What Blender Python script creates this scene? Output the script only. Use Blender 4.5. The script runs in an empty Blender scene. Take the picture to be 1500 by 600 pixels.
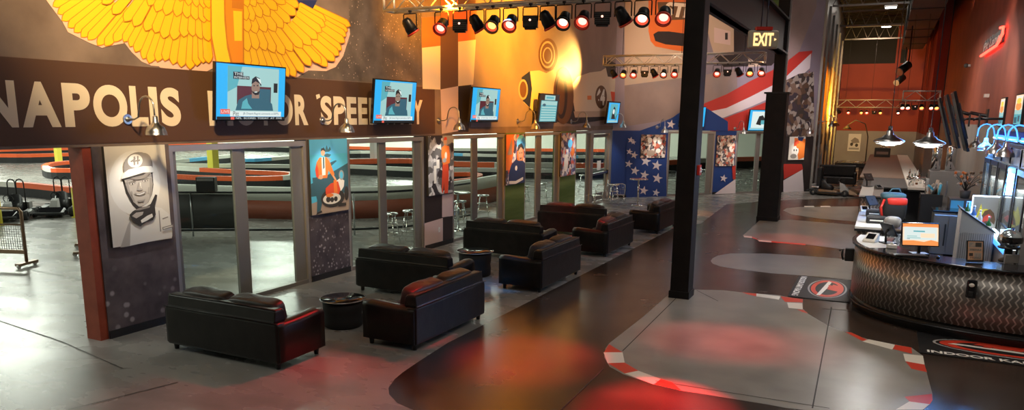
import bpy, bmesh, math, random
from mathutils import Vector, Matrix
random.seed(7)
PI = math.pi
SC = bpy.context.scene
COL = SC.collection

# ------------------------------------------------------------------ camera
F, CY0, PITCH, ROLL, YAW, H = 1096.0, 390.0, 0.1981, 0.01145, 0.45365, 3.1
CAM = Vector((0, 0, H))
fw = Vector((-math.sin(YAW)*math.cos(PITCH), math.cos(YAW)*math.cos(PITCH), -math.sin(PITCH)))
rt0 = Vector((math.cos(YAW), math.sin(YAW), 0)); up0 = rt0.cross(fw)
RT = rt0*math.cos(ROLL) + up0*math.sin(ROLL); UP = -rt0*math.sin(ROLL) + up0*math.cos(ROLL)
cd = bpy.data.cameras.new('camera'); cam = bpy.data.objects.new('camera', cd); COL.objects.link(cam)
cam.matrix_world = Matrix(((RT.x, UP.x, -fw.x, 0), (RT.y, UP.y, -fw.y, 0), (RT.z, UP.z, -fw.z, H), (0, 0, 0, 1)))
cd.sensor_width = 36; cd.lens = F/1500*36; cd.shift_y = (CY0-300)/1500; cd.clip_end = 300
SC.camera = cam

def ray(x, y):
    return fw + RT*((x-750)/F) - UP*((y-CY0)/F)
def gp(x, y, h=0.0):
    d = ray(x, y); t = (h-H)/d.z; return CAM + d*t
class Frame:
    def __init__(s, o, U, V=(0, 0, 1), N=None):
        s.o = Vector(o); s.U = Vector(U).normalized(); s.V = Vector(V).normalized()
        s.N = Vector(N).normalized() if N else s.U.cross(s.V).normalized()
    def pt(s, u, v, n=0): return s.o + s.U*u + s.V*v + s.N*n
    def px(s, x, y, n=0):
        d = ray(x, y); o = s.o + s.N*n
        t = (o-CAM).dot(s.N)/d.dot(s.N); p = CAM + d*t - s.o
        return (p.dot(s.U), p.dot(s.V))

# ------------------------------------------------------------------ materials
MATS = {}
def mat(name, col=(.5, .5, .5), rough=.5, metal=0., emit=None, es=1., spec=None, coat=0):
    if name in MATS: return MATS[name]
    m = bpy.data.materials.new(name); m.use_nodes = True
    b = m.node_tree.nodes['Principled BSDF']
    b.inputs['Base Color'].default_value = (*col, 1); b.inputs['Roughness'].default_value = rough
    b.inputs['Metallic'].default_value = metal
    if spec is not None: b.inputs['Specular IOR Level'].default_value = spec
    if coat: b.inputs['Coat Weight'].default_value = coat; b.inputs['Coat Roughness'].default_value = .1
    if emit:
        b.inputs['Emission Color'].default_value = (*emit, 1); b.inputs['Emission Strength'].default_value = es
    MATS[name] = m; return m
def nodes(m): return m.node_tree.nodes, m.node_tree.links, m.node_tree.nodes['Principled BSDF']
def noisy(name, c1, c2, scale=3., rough=.5, rvar=0., bump=0., detail=6, metal=0., lo=.35, hi=.65, coords='Object', spec=None, stretch=None):
    m = mat(name, c1, rough, metal, spec=spec); N, L, b = nodes(m)
    tc = N.new('ShaderNodeTexCoord'); mp = N.new('ShaderNodeMapping'); L.new(tc.outputs[coords], mp.inputs[0])
    if stretch: mp.inputs['Scale'].default_value = stretch
    n = N.new('ShaderNodeTexNoise'); n.inputs['Scale'].default_value = scale; n.inputs['Detail'].default_value = detail
    L.new(mp.outputs[0], n.inputs['Vector'])
    r = N.new('ShaderNodeValToRGB'); r.color_ramp.elements[0].position = lo; r.color_ramp.elements[1].position = hi
    r.color_ramp.elements[0].color = (*c1, 1); r.color_ramp.elements[1].color = (*c2, 1)
    L.new(n.outputs['Fac'], r.inputs[0]); L.new(r.outputs[0], b.inputs['Base Color'])
    if rvar:
        mr = N.new('ShaderNodeMapRange'); mr.inputs[3].default_value = rough-rvar; mr.inputs[4].default_value = rough+rvar
        L.new(n.outputs['Fac'], mr.inputs[0]); L.new(mr.outputs[0], b.inputs['Roughness'])
    if bump:
        bp = N.new('ShaderNodeBump'); bp.inputs['Strength'].default_value = bump; bp.inputs['Distance'].default_value = .02
        L.new(n.outputs['Fac'], bp.inputs['Height']); L.new(bp.outputs[0], b.inputs['Normal'])
    return m
def spots(name, base1, base2, dot, scale=9., size=.22, mask_scale=1.2, mask=.5, zmax=None):
    m = noisy(name, base1, base2, 2.5, .55); N, L, b = nodes(m)
    tc = N.new('ShaderNodeTexCoord')
    v = N.new('ShaderNodeTexVoronoi'); v.inputs['Scale'].default_value = scale; L.new(tc.outputs['Object'], v.inputs['Vector'])
    n = N.new('ShaderNodeTexNoise'); n.inputs['Scale'].default_value = mask_scale; L.new(tc.outputs['Object'], n.inputs['Vector'])
    a = N.new('ShaderNodeMapRange'); a.inputs[1].default_value = size; a.inputs[2].default_value = size*1.8; a.inputs[3].default_value = 1; a.inputs[4].default_value = 0
    L.new(v.outputs['Distance'], a.inputs[0])
    k = N.new('ShaderNodeMapRange'); k.inputs[1].default_value = mask-.04; k.inputs[2].default_value = mask+.1; L.new(n.outputs['Fac'], k.inputs[0])
    mu = N.new('ShaderNodeMath'); mu.operation = 'MULTIPLY'; L.new(a.outputs[0], mu.inputs[0]); L.new(k.outputs[0], mu.inputs[1])
    fac = mu.outputs[0]
    if zmax is not None:
        sp = N.new('ShaderNodeSeparateXYZ'); L.new(tc.outputs['Object'], sp.inputs[0])
        z = N.new('ShaderNodeMapRange'); z.inputs[1].default_value = zmax; z.inputs[2].default_value = zmax-.4; L.new(sp.outputs[2], z.inputs[0])
        m2 = N.new('ShaderNodeMath'); m2.operation = 'MULTIPLY'; L.new(fac, m2.inputs[0]); L.new(z.outputs[0], m2.inputs[1]); fac = m2.outputs[0]
    mx = N.new('ShaderNodeMix'); mx.data_type = 'RGBA'
    src = b.inputs['Base Color'].links[0].from_socket
    L.new(fac, mx.inputs[0]); L.new(src, mx.inputs[6]); mx.inputs[7].default_value = (*dot, 1)
    L.new(mx.outputs[2], b.inputs['Base Color']); return m
def collage(name, pal, scale=9.):
    m = mat(name, (.5, .5, .5), .45); N, L, b = nodes(m)
    tc = N.new('ShaderNodeTexCoord'); n = N.new('ShaderNodeTexNoise'); n.inputs['Scale'].default_value = scale*.7; n.inputs['Detail'].default_value = 3
    L.new(tc.outputs['Object'], n.inputs['Vector'])
    ad = N.new('ShaderNodeVectorMath'); ad.operation = 'MULTIPLY_ADD'; ad.inputs[1].default_value = (.25, .25, .25)
    L.new(n.outputs['Color'], ad.inputs[0]); L.new(tc.outputs['Object'], ad.inputs[2])
    v = N.new('ShaderNodeTexVoronoi'); v.inputs['Scale'].default_value = scale; L.new(ad.outputs[0], v.inputs['Vector'])
    sp = N.new('ShaderNodeSeparateColor'); L.new(v.outputs['Color'], sp.inputs[0])
    r = N.new('ShaderNodeValToRGB'); r.color_ramp.interpolation = 'CONSTANT'
    els = r.color_ramp.elements
    while len(els) < len(pal): els.new(.5)
    for i, c in enumerate(pal): els[i].position = i/len(pal); els[i].color = (*c, 1)
    L.new(sp.outputs[0], r.inputs[0]); L.new(r.outputs[0], b.inputs['Base Color']); return m

glass = bpy.data.materials.new('clear_glass'); glass.use_nodes = True; MATS['glass'] = glass
_N, _L = glass.node_tree.nodes, glass.node_tree.links; _N.remove(_N['Principled BSDF'])
_t = _N.new('ShaderNodeBsdfTransparent'); _t.inputs[0].default_value = (.86, .9, .88, 1); _g = _N.new('ShaderNodeBsdfGlossy'); _g.inputs['Roughness'].default_value = .02
_lw = _N.new('ShaderNodeLayerWeight'); _lw.inputs[0].default_value = .5; _p5 = _N.new('ShaderNodeMath'); _p5.operation = 'POWER'; _p5.inputs[1].default_value = 4.5; _L.new(_lw.outputs['Facing'], _p5.inputs[0]); _f = _N.new('ShaderNodeMath'); _f.operation = 'MULTIPLY_ADD'; _f.inputs[1].default_value = .55; _f.inputs[2].default_value = .02; _L.new(_p5.outputs[0], _f.inputs[0]); _m = _N.new('ShaderNodeMixShader')
_L.new(_f.outputs[0], _m.inputs[0]); _L.new(_t.outputs[0], _m.inputs[1]); _L.new(_g.outputs[0], _m.inputs[2]); _L.new(_m.outputs[0], _N['Material Output'].inputs[0])

noisy('concrete', (.22, .215, .20), (.31, .30, .28), 1.1, .27, .08, 0, detail=4, stretch=(1, 1.6, 1))
noisy('lane', (.032, .022, .017), (.060, .040, .031), 1.1, .25, .07, .04)
noisy('island', (.235, .225, .20), (.31, .30, .265), 1.6, .32, .08, .03)
mat('kerb_red', (.72, .06, .03), .35); mat('kerb_white', (.85, .80, .70), .35); mat('joint', (.03, .028, .025), .6)
noisy('leather', (.009, .0075, .007), (.016, .013, .012), 5, .36, .05, .25, spec=.28)
noisy('cushion_leather', (.018, .014, .013), (.034, .027, .024), 7, .38, .06, .5, spec=.35)
mat('black', (.012, .012, .013), .45); mat('black_gloss', (.01, .01, .012), .12); mat('black_metal', (.02, .02, .022), .35, .6)
mat('rubber', (.015, .015, .016), .7); mat('chrome', (.8, .8, .8), .12, 1.); mat('steel', (.55, .55, .56), .28, 1.)
mat('alu', (.26, .25, .235), .42, .5); mat('alu_light', (.46, .43, .40), .38, .6); mat('truss_alu', (.70, .66, .60), .35, .5); mat('pad_brown', (.34, .09, .05), .5)
mat('white', (.8, .79, .76), .45); mat('offwhite', (.72, .70, .63), .6); mat('red', (.6, .03, .02), .4); mat('orange_red', (.85, .13, .03), .45)
mat('yellow', (.82, .72, .08), .5); mat('blue', (.02, .09, .45), .4); mat('sky_blue', (.12, .5, .85), .4)
mat('bronze', (.28, .18, .11), .35, .6); mat('wood', (.20, .14, .10), .45); mat('grey', (.25, .24, .23), .55); mat('dark_grey', (.07, .068, .066), .5)
noisy('column_black', (.006, .005, .005), (.011, .009, .008), 4, .5, spec=.25)
noisy('jamb_red', (.30, .05, .02), (.38, .07, .03), 5, .55)
noisy('mural_ground', (.13, .09, .07), (.26, .19, .15), 1.4, .5, lo=.3, hi=.7)
spots('mural_crowd', (.10, .075, .06), (.17, .13, .11), (.6, .45, .36), 14, .12, 1.6, .5)
mat('mural_band', (.095, .045, .022), .5); mat('mural_letters', (.80, .68, .52), .5)
noisy('mural_grey', (.24, .19, .19), (.33, .26, .25), .7, .5)
noisy('mural_lavender', (.22, .19, .24), (.30, .26, .33), .5, .5)
mat('wing_back', (.85, .50, .36), .5); mat('wing_yellow', (.95, .52, .012), .5); mat('wing_line', (.62, .20, .01), .5); mat('wing_light', (.98, .62, .02), .5); mat('wing_orange', (.9, .28, .01), .5)
mat('mural_navy', (.02, .03, .12), .5); mat('mural_black', (.03, .022, .022), .5); mat('mural_pink', (.66, .50, .48), .5); mat('mural_cream', (.78, .66, .52), .5)
mat('mural_orange', (.72, .16, .03), .5); mat('mural_brown', (.14, .07, .03), .5); mat('mural_tan', (.55, .42, .32), .5)
mat('flag_blue', (.015, .05, .22), .5); mat('flag_red', (.48, .04, .03), .5); mat('flag_white', (.68, .62, .66), .5)
noisy('mural_green', (.06, .12, .02), (.14, .21, .06), 1.2, .55, stretch=(1, .3, 3))
spots('panel_fine', (.065, .05, .055), (.17, .135, .14), (.42, .37, .38), 6, .16, .9, .56, 1.2)
spots('panel_crowd', (.045, .035, .045), (.11, .09, .105), (.42, .38, .41), 13, .2, 3.2, .45, 1.3)
noisy('red_wall', (.34, .038, .012), (.42, .05, .018), .4, .6); mat('black_wall', (.012, .011, .011), .7)
noisy('brick_wall', (.30, .075, .045), (.38, .10, .06), 1.2, .6)
noisy('grey_wall', (.33, .31, .29), (.40, .38, .35), .6, .6); mat('hall_wall', (.72, .72, .64), .6); mat('ceiling_dark', (.02, .015, .014), .8); mat('joist', (.25, .24, .23), .5, .4)
mat('lit_white', (1, 1, 1), .5, emit=(1, .97, .9), es=14); mat('lit_cool', (1, 1, 1), .5, emit=(.9, 1, .95), es=8)
mat('lens_warm', (1, .8, .6), .3, emit=(1, .72, .5), es=4); mat('lens_pink', (1, .6, .5), .3, emit=(1, .50, .38), es=2.2); mat('lens_amber', (1, .7, .2), .3, emit=(1, .52, .08), es=4); mat('lens_dark', (.05, .02, .02), .15)
mat('gel_glow', (.8, .1, .06), .3, emit=(1, .12, .06), es=.7); mat('helmet_silver', (.55, .66, .72), .16, .75); mat('lamp_glow', (1, 1, 1), .4, emit=(1, .95, .88), es=5)
mat('exit_body', (.52, .47, .38), .5); mat('exit_lit', (1, .8, .4), .4, emit=(1, .62, .25), es=1.5)
mat('neon_red', (1, .05, .02), .4, emit=(1, .035, .02), es=9); mat('blue_lit', (.1, .4, 1), .4, emit=(.05, .28, 1), es=2.2); mat('ice_lit', (.8, .9, 1), .4, emit=(.75, .9, 1), es=3)
def em(name, c, s=1.): return mat(name, (.02, .02, .02), .25, emit=c, es=s)
em('s_cyan', (.02, .42, .85), 1.1); em('s_pale', (.36, .62, .60), 1.); em('s_teal', (.03, .12, .17), 1.); em('s_maroon', (.10, .02, .03), 1.); em('s_white', (.75, .85, .82), 1.); em('s_red', (.85, .12, .08), 1.); em('s_skin', (.30, .20, .15), 1.); em('s_black', (.01, .012, .015), 1.); em('s_tealbg', (.10, .42, .48), 1.); em('s_orange', (.95, .30, .08), 1.1); em('s_peach', (1, .72, .5), 1.1); em('s_yellow', (.9, .7, .1), 1.)
mat('p_cream', (.80, .76, .68), .5); mat('p_light', (.88, .86, .80), .5); mat('p_skin', (.52, .48, .43), .5); mat('p_skin2', (.36, .33, .30), .5); mat('p_mid', (.30, .27, .24), .5); mat('p_dark', (.05, .045, .04), .5); mat('p_flesh', (.70, .38, .22), .5)
mat('p_blue', (.10, .52, .78), .45); mat('p_slate', (.05, .13, .17), .5); mat('p_tan', (.42, .32, .25), .5); mat('p_red', (.75, .08, .03), .45); mat('p_orange', (.85, .22, .04), .45); mat('p_navy', (.03, .05, .14), .5); mat('p_grey', (.38, .38, .37), .5)
collage('crowd_a', [(.05, .04, .05), (.55, .50, .48), (.35, .12, .08), (.10, .12, .25), (.75, .68, .6), (.25, .16, .12)], 9)
collage('crowd_b', [(.06, .05, .07), (.70, .62, .60), (.12, .12, .3), (.65, .12, .08), (.85, .80, .78), (.3, .35, .55)], 8)
collage('crowd_c', [(.05, .04, .04), (.6, .45, .35), (.30, .22, .18), (.75, .7, .65), (.45, .1, .06), (.12, .1, .12)], 10)
collage('crowd_d', [(.04, .035, .04), (.5, .5, .5), (.25, .25, .26), (.7, .7, .7), (.12, .12, .12)], 6)
collage('mural_art', [(.05, .04, .035), (.18, .12, .09), (.4, .36, .32), (.1, .06, .04), (.30, .26, .23), (.05, .04, .05)], 5)
noisy('copper_art', (.55, .12, .02), (.95, .55, .05), .8, .5, stretch=(3, 3, .4))

def wavy_metal():
    m = mat('wavy_metal', (.45, .44, .42), .34, .55); N, L, b = nodes(m)
    tc = N.new('ShaderNodeTexCoord'); sp = N.new('ShaderNodeSeparateXYZ'); L.new(tc.outputs['UV'], sp.inputs[0])
    def M(op, a, bb=None):
        n = N.new('ShaderNodeMath'); n.operation = op
        for i, v in enumerate((a, bb)):
            if v is None: continue
            if isinstance(v, (int, float)): n.inputs[i].default_value = v
            else: L.new(v, n.inputs[i])
        return n.outputs[0]
    zig = M('MULTIPLY', M('PINGPONG', sp.outputs[1], .06), .65)
    fx = M('ADD', sp.outputs[0], zig)
    nz = N.new('ShaderNodeTexNoise'); nz.inputs['Scale'].default_value = 2.2; L.new(tc.outputs['UV'], nz.inputs['Vector'])
    saw = M('PINGPONG', fx, .042)
    line = M('GREATER_THAN', saw, .031)
    mx = N.new('ShaderNodeMix'); mx.data_type = 'RGBA'; mx.inputs[6].default_value = (.20, .19, .18, 1); mx.inputs[7].default_value = (.72, .69, .64, 1)
    amt = M('MULTIPLY', line, M('ADD', nz.outputs['Fac'], .25))
    L.new(amt, mx.inputs[0]); L.new(mx.outputs[2], b.inputs['Base Color'])
    bp = N.new('ShaderNodeBump'); bp.inputs['Distance'].default_value = .01; L.new(saw, bp.inputs['Height']); L.new(bp.outputs[0], b.inputs['Normal'])
wavy_metal()

# ------------------------------------------------------------------ mesh helpers
class MB:
    def __init__(s): s.bm = bmesh.new(); s.mats = []; s.uv = None
    def mi(s, m):
        if m not in s.mats: s.mats.append(m)
        return s.mats.index(m)
    def face(s, pts, m, smooth=False):
        vs = [s.bm.verts.new(p) for p in pts]
        try: f = s.bm.faces.new(vs)
        except ValueError: return None
        f.material_index = s.mi(m); f.smooth = smooth; return f
    def grid(s, rows, m, closed=False, smooth=True):
        V = [[s.bm.verts.new(p) for p in r] for r in rows]; mi = s.mi(m); n = len(V[0])
        for a, b in zip(V, V[1:]):
            for i in range(n if closed else n-1):
                j = (i+1) % n
                f = s.bm.faces.new((a[i], a[j], b[j], b[i])); f.material_index = mi; f.smooth = smooth
        return V
    def cap(s, ring, m):
        try: f = s.bm.faces.new(ring); f.material_index = s.mi(m)
        except ValueError: pass
    def hexa(s, P, m):
        V = [s.bm.verts.new(p) for p in P]; mi = s.mi(m)
        for q in ((0, 3, 2, 1), (4, 5, 6, 7), (0, 1, 5, 4), (1, 2, 6, 5), (2, 3, 7, 6), (3, 0, 4, 7)):
            f = s.bm.faces.new([V[i] for i in q]); f.material_index = mi
    def box(s, a, b, m, fr=None):
        (x0, y0, z0), (x1, y1, z1) = a, b
        P = [(x0, y0, z0), (x1, y0, z0), (x1, y1, z0), (x0, y1, z0), (x0, y0, z1), (x1, y0, z1), (x1, y1, z1), (x0, y1, z1)]
        if fr: P = [fr.pt(*p) for p in P]
        s.hexa(P, m); return s
    def cyl(s, p0, p1, r0, m, r1=None, n=16, caps=True, smooth=True):
        p0, p1 = Vector(p0), Vector(p1); r1 = r0 if r1 is None else r1
        d = (p1-p0).normalized(); a = d.orthogonal().normalized(); b = d.cross(a)
        R = lambda p, r: [p+(a*math.cos(2*PI*i/n)+b*math.sin(2*PI*i/n))*r for i in range(n)]
        V = s.grid([R(p0, r0), R(p1, r1)], m, True, smooth)
        if caps: s.cap(V[0][::-1], m); s.cap(V[1], m)
        return s
    def tube(s, pts, r, m, n=8, closed=False):
        pts = [Vector(p) for p in pts]; rings = []; k = len(pts); prev = None
        for i, p in enumerate(pts):
            if closed: d = (pts[(i+1) % k]-pts[i-1]).normalized()
            else: d = (pts[min(i+1, k-1)]-pts[max(i-1, 0)]).normalized()
            a = d.orthogonal().normalized() if prev is None else (prev-d*prev.dot(d)).normalized()
            prev = a; b = d.cross(a)
            rr = r[i] if isinstance(r, (list, tuple)) else r
            rings.append([p+(a*math.cos(2*PI*j/n)+b*math.sin(2*PI*j/n))*rr for j in range(n)])
        if closed: rings.append(rings[0])
        V = s.grid(rings, m, True)
        if not closed: s.cap(V[0][::-1], m); s.cap(V[-1], m)
        return s
    def lathe(s, prof, m, c=(0, 0, 0), n=32, axis=None):
        c = Vector(c); rows = []
        for r, z in prof:
            rows.append([c+Vector((r*math.cos(2*PI*i/n), r*math.sin(2*PI*i/n), z)) for i in range(n)])
        if axis is not None:
            q = Vector((0, 0, 1)).rotation_difference(Vector(axis)); rows = [[c+q@(p-c) for p in r] for r in rows]
        s.grid(rows, m, True); return s
    def sphere(s, c, r, m, sc=(1, 1, 1), n=16, e=1., rot=None, puff=None):
        c = Vector(c); sg = lambda v, e: math.copysign(abs(v)**e, v); rows = []
        for i in range(n+1):
            t = -PI/2+PI*i/n; row = []
            for j in range(2*n):
                p = 2*PI*j/(2*n)
                v = Vector((r*sc[0]*sg(math.cos(t), e)*sg(math.cos(p), e), r*sc[1]*sg(math.cos(t), e)*sg(math.sin(p), e), r*sc[2]*sg(math.sin(t), e)))
                if puff: v = puff(v)
                if rot: v = rot@v
                row.append(c+v)
            rows.append(row)
        s.grid(rows, m, True); return s
    def prism(s, poly, z0, z1, m, top=None):
        a = [s.bm.verts.new((x, y, z0)) for x, y in poly]; b = [s.bm.verts.new((x, y, z1)) for x, y in poly]
        n = len(poly); mi = s.mi(m)
        for i in range(n):
            j = (i+1) % n; f = s.bm.faces.new((a[i], a[j], b[j], b[i])); f.material_index = mi
        s.cap(a[::-1], m); s.cap(b, top or m); return s
    def art(s, fr, polys, n0=.002, dn=.0012, flat=True):
        # flat artwork lying on a frame, later shapes on top
        for i, (m, poly) in enumerate(polys):
            s.face([fr.pt(u, v, n0+dn*i) for u, v in poly], m)
        return s
    def text(s, fr, txt, u0, v0, u1, v1, m, n=.004, bold=0., shear=0., ext=0.):
        c = bpy.data.curves.new('t', 'FONT'); c.body = txt; c.size = 1; c.offset = bold; c.shear = shear; c.resolution_u = 8
        o = bpy.data.objects.new('t', c); COL.objects.link(o)
        me = bpy.data.meshes.new_from_object(o.evaluated_get(bpy.context.evaluated_depsgraph_get()))
        bpy.data.objects.remove(o)
        if not me.vertices: return s
        xs = [v.co.x for v in me.vertices]; ys = [v.co.y for v in me.vertices]
        ax, bx, ay, by = min(xs), max(xs), min(ys), max(ys)
        f = lambda co: fr.pt(u0+(co.x-ax)/(bx-ax)*(u1-u0), v0+(co.y-ay)/(by-ay)*(v1-v0), n)
        V = [s.bm.verts.new(f(v.co)) for v in me.vertices]; mi = s.mi(m)
        for p in me.polygons:
            try: q = s.bm.faces.new([V[i] for i in p.vertices]); q.material_index = mi
            except ValueError: pass
        bpy.data.meshes.remove(me); return s
    def build(s, name, parent=None, bevel=0, seg=2, sub=0, normals=True, origin=None):
        if normals: bmesh.ops.recalc_face_normals(s.bm, faces=s.bm.faces)
        if origin is not None: bmesh.ops.translate(s.bm, verts=s.bm.verts, vec=-Vector(origin))
        me = bpy.data.meshes.new(name); s.bm.to_mesh(me); s.bm.free()
        for m in s.mats: me.materials.append(MATS[m])
        o = bpy.data.objects.new(name, me); COL.objects.link(o)
        if origin is not None: o.location = origin
        if parent: o.parent = parent
        if bevel:
            b = o.modifiers.new('b', 'BEVEL'); b.width = bevel; b.segments = seg; b.limit_method = 'ANGLE'; b.angle_limit = .6
        if sub: d = o.modifiers.new('s', 'SUBSURF'); d.levels = d.render_levels = sub
        return o
def thing(name, label, cat, loc=(0, 0, 0), rz=0, group=None):
    o = bpy.data.objects.new(name, None); COL.objects.link(o); o.empty_display_size = .1
    o.location = loc; o.rotation_euler = (0, 0, rz); o['label'] = label; o['category'] = cat
    if group: o['group'] = group
    return o
def tag(o, label, cat, group=None, kind=None):
    o['label'] = label; o['category'] = cat
    if group: o['group'] = group
    if kind: o['kind'] = kind
    return o
def struct(o, label=None):
    o['kind'] = 'structure'
    if label: o['label'] = label; o['category'] = label.split()[-1]
    return o
def dup(root, loc, rz=0, label=None, group=None, scale=None):
    r = root.copy(); COL.objects.link(r); r.location = loc; r.rotation_euler = (0, 0, rz)
    if scale: r.scale = scale
    if label: r['label'] = label
    if group: r['group'] = group
    def rec(a, b):
        for ch in list(a.children):
            if ch == b: continue
            c = ch.copy(); COL.objects.link(c); c.parent = b; rec(ch, c)
    rec(root, r); return r
def ell(cx, cy, rx, ry, n=24, a0=0, a1=2*PI):
    full = abs(a1-a0-2*PI) < 1e-6; k = n if full else n+1
    return [(cx+rx*math.cos(a0+(a1-a0)*i/n), cy+ry*math.sin(a0+(a1-a0)*i/n)) for i in range(k)]
def rc(x0, y0, x1, y1): return [(x0, y0), (x1, y0), (x1, y1), (x0, y1)]
def star(cx, cy, r, a=PI/2, sx=1.):
    return [(cx+sx*(r if i % 2 == 0 else r*.4)*math.cos(a+i*PI/5), cy+(r if i % 2 == 0 else r*.4)*math.sin(a+i*PI/5)) for i in range(10)]
ORD = ['first', 'second', 'third', 'fourth', 'fifth', 'sixth', 'seventh', 'eighth', 'ninth', 'tenth', 'eleventh', 'twelfth', 'thirteenth', 'fourteenth', 'fifteenth', 'sixteenth']
def light(name, kind, loc, energy, col=(1, 1, 1), size=.3, to=None, spot=None, blend=.5, sy=None):
    l = bpy.data.lights.new(name, kind); l.energy = energy; l.color = col
    if kind == 'AREA':
        l.size = size
        if sy: l.shape = 'RECTANGLE'; l.size_y = sy
    else: l.shadow_soft_size = size
    if kind == 'SPOT': l.spot_size = spot; l.spot_blend = blend
    o = bpy.data.objects.new(name, l); COL.objects.link(o); o.location = loc
    if to is not None: o.rotation_euler = (Vector(to)-Vector(loc)).to_track_quat('-Z', 'Y').to_euler()
    return o

# ------------------------------------------------------------------ floor
def gpoly(px): return [tuple(gp(x, y)[:2]) for x, y in px]
fm = MB(); FL = Frame((0, 0, 0), (1, 0, 0), (0, 1, 0))
fm.box((-90, -9, -.2), (7, 64, 0), 'concrete')
lane_px = [(985, 335), (1027, 327), (1064, 299), (1112, 295), (1149, 293), (1256, 289)]
lane = [(-5.17, 8.6)] + [tuple(gp(x, y)[:2]) for x, y in lane_px] + [(2.6, 36), (2.6, 2.0), (-2.6, 2.0)] + gpoly([(640, 618), (605, 600), (582, 590), (570, 577), (569, 568), (578, 555), (590, 545), (612, 530), (640, 512)])
lane = [(-5.17, p[1]) if abs(p[0]+5.17) < .12 and p[1] > 8.5 else p for p in lane]
fm.art(FL, [('lane', lane)], .0015)
isl = [
 [(977, 433), (987, 428), (1020, 424), (1060, 425), (1087, 428), (1140, 432), (1176, 439), (1176, 452), (1183, 459), (1213, 477), (1240, 487), (1273, 497), (1335, 509), (1352, 521), (1356, 540), (1366, 577), (1366, 586), (1352, 600), (1300, 610), (1200, 603), (1150, 597), (1123, 592), (1060, 582), (997, 572), (957, 563), (913, 548), (893, 537), (885, 523), (887, 510), (892, 503), (943, 463)],
 [(1041, 382), (1044, 378), (1052, 374), (1070, 371), (1120, 371), (1170, 374), (1262, 381), (1262, 411), (1200, 405), (1130, 400), (1080, 394), (1055, 390), (1044, 386)],
 [(1088, 345), (1112, 323), (1160, 322), (1262, 330), (1262, 368), (1180, 358), (1130, 354)],
 [(1147, 308), (1152, 305), (1170, 303), (1262, 302), (1262, 325), (1200, 320), (1160, 314)]]
for i, p in enumerate(isl): fm.art(FL, [('island', gpoly(p))], .003)
KR = [[(1087, 428), (1108, 430), (1108, 434), (1095, 431)], [(1143, 434), (1176, 438), (1176, 443), (1150, 442)], [(1167, 453), (1177, 454), (1184, 459), (1175, 457)],
 [(1238, 486), (1247, 487), (1273, 499), (1262, 499)], [(1311, 505), (1335, 509), (1336, 518), (1307, 511)], [(1326, 529), (1354, 534), (1358, 545), (1335, 540)], [(1325, 581), (1365, 577), (1366, 586), (1362, 592), (1332, 588)],
 [(892, 504), (912, 516), (885, 516)], [(891, 532), (915, 531), (935, 543), (915, 547)], [(959, 563), (968, 555), (985, 560), (998, 572)], [(1102, 346.5), (1109, 350), (1112, 352), (1102, 348.5)], [(1130, 353), (1180, 357), (1180, 359), (1130, 355)]]
KW = [[(1108, 430), (1143, 434), (1141, 439), (1108, 434)], [(1153, 443), (1175, 444), (1176, 453), (1155, 451)], [(1273, 497), (1311, 505), (1307, 512), (1263, 500)], [(1323, 518), (1352, 521), (1354, 534), (1326, 529)],
 [(884, 516), (912, 516), (915, 531), (890, 532)], [(915, 547), (935, 543), (968, 555), (957, 563)], [(1332, 588), (1362, 592), (1352, 600), (1312, 600)],
 [(1089, 345), (1101, 346), (1102, 348.5), (1090, 347.5)], [(1109, 350.5), (1130, 353), (1130, 355), (1112, 353.5)], [(1178, 301.6), (1192, 301.6), (1193, 303.2), (1178, 303.2)], [(1202, 301.6), (1216, 301.6), (1217, 303.2), (1202, 303.2)]]
for p in KR: fm.art(FL, [('kerb_red', gpoly(p))], .0045)
for p in KW: fm.art(FL, [('kerb_white', gpoly(p))], .0047)
def jline(pts, w=.008):
    P = [gp(*p) for p in pts]
    for a, b in zip(P, P[1:]):
        d = (b-a).normalized(); n = Vector((-d.y, d.x, 0))*w
        fm.face([(a+n).to_tuple()[:2]+(.0052,), (b+n).to_tuple()[:2]+(.0052,), (b-n).to_tuple()[:2]+(.0052,), (a-n).to_tuple()[:2]+(.0052,)], 'joint')
jline([(990, 437), (912, 514)]); jline([(884, 540), (822, 600)]); jline([(1020, 425), (1052, 441)]); jline([(960, 558), (1215, 598)]); jline([(40, 394), (130, 411), (240, 425)]); jline([(1205, 452), (1290, 458)]); jline([(1218, 450), (1190, 598)]); jline([(100, 600), (260, 560)]); jline([(0, 470), (90, 500), (180, 540)])
struct(fm.build('floor', normals=False))

# ------------------------------------------------------------------ wall beside the track (left), with its mural
XA = -9.4; EA = 28.0; TOP = 9.6
A = Frame((XA, 0, 0), (0, 1, 0), (0, 0, 1), (1, 0, 0))
T = .28
wa = MB()
wa.box((-6, 2.64, -T), (EA, TOP, 0), 'mural_ground', A)
piers = [(6.54, 7.75, 'panel_fine'), (10.7, 11.85, 'panel_crowd'), (14.63, 15.9, 'mural_black'), (18.8, 20.05, 'mural_green'), (22.8, 24.15, 'mural_green')]
for a, b, m in piers: wa.box((a, 0, -T), (b, 2.64, 0), m, A)
wa.box((-6, 0, -T), (-2, 2.64, 0), 'mural_ground', A)
wall_left = struct(wa.build('wall_left'))
jb = MB(); jb.box((6.42, 0, -T-.02), (6.56, 2.64, -.02), 'jamb_red', A); jb.build('jamb', wall_left)
bb = MB()
for a, b, m in piers: bb.box((a, 0, 0), (b, .11, .02), 'black', A)
bb.build('baseboard', wall_left)
def apx(pts, n=.01): return [A.px(x, y, n) for x, y in pts]
mu = MB()
def strip_band(p, q, m): return (m, [p[0], p[1], q[1], q[0]])
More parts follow.
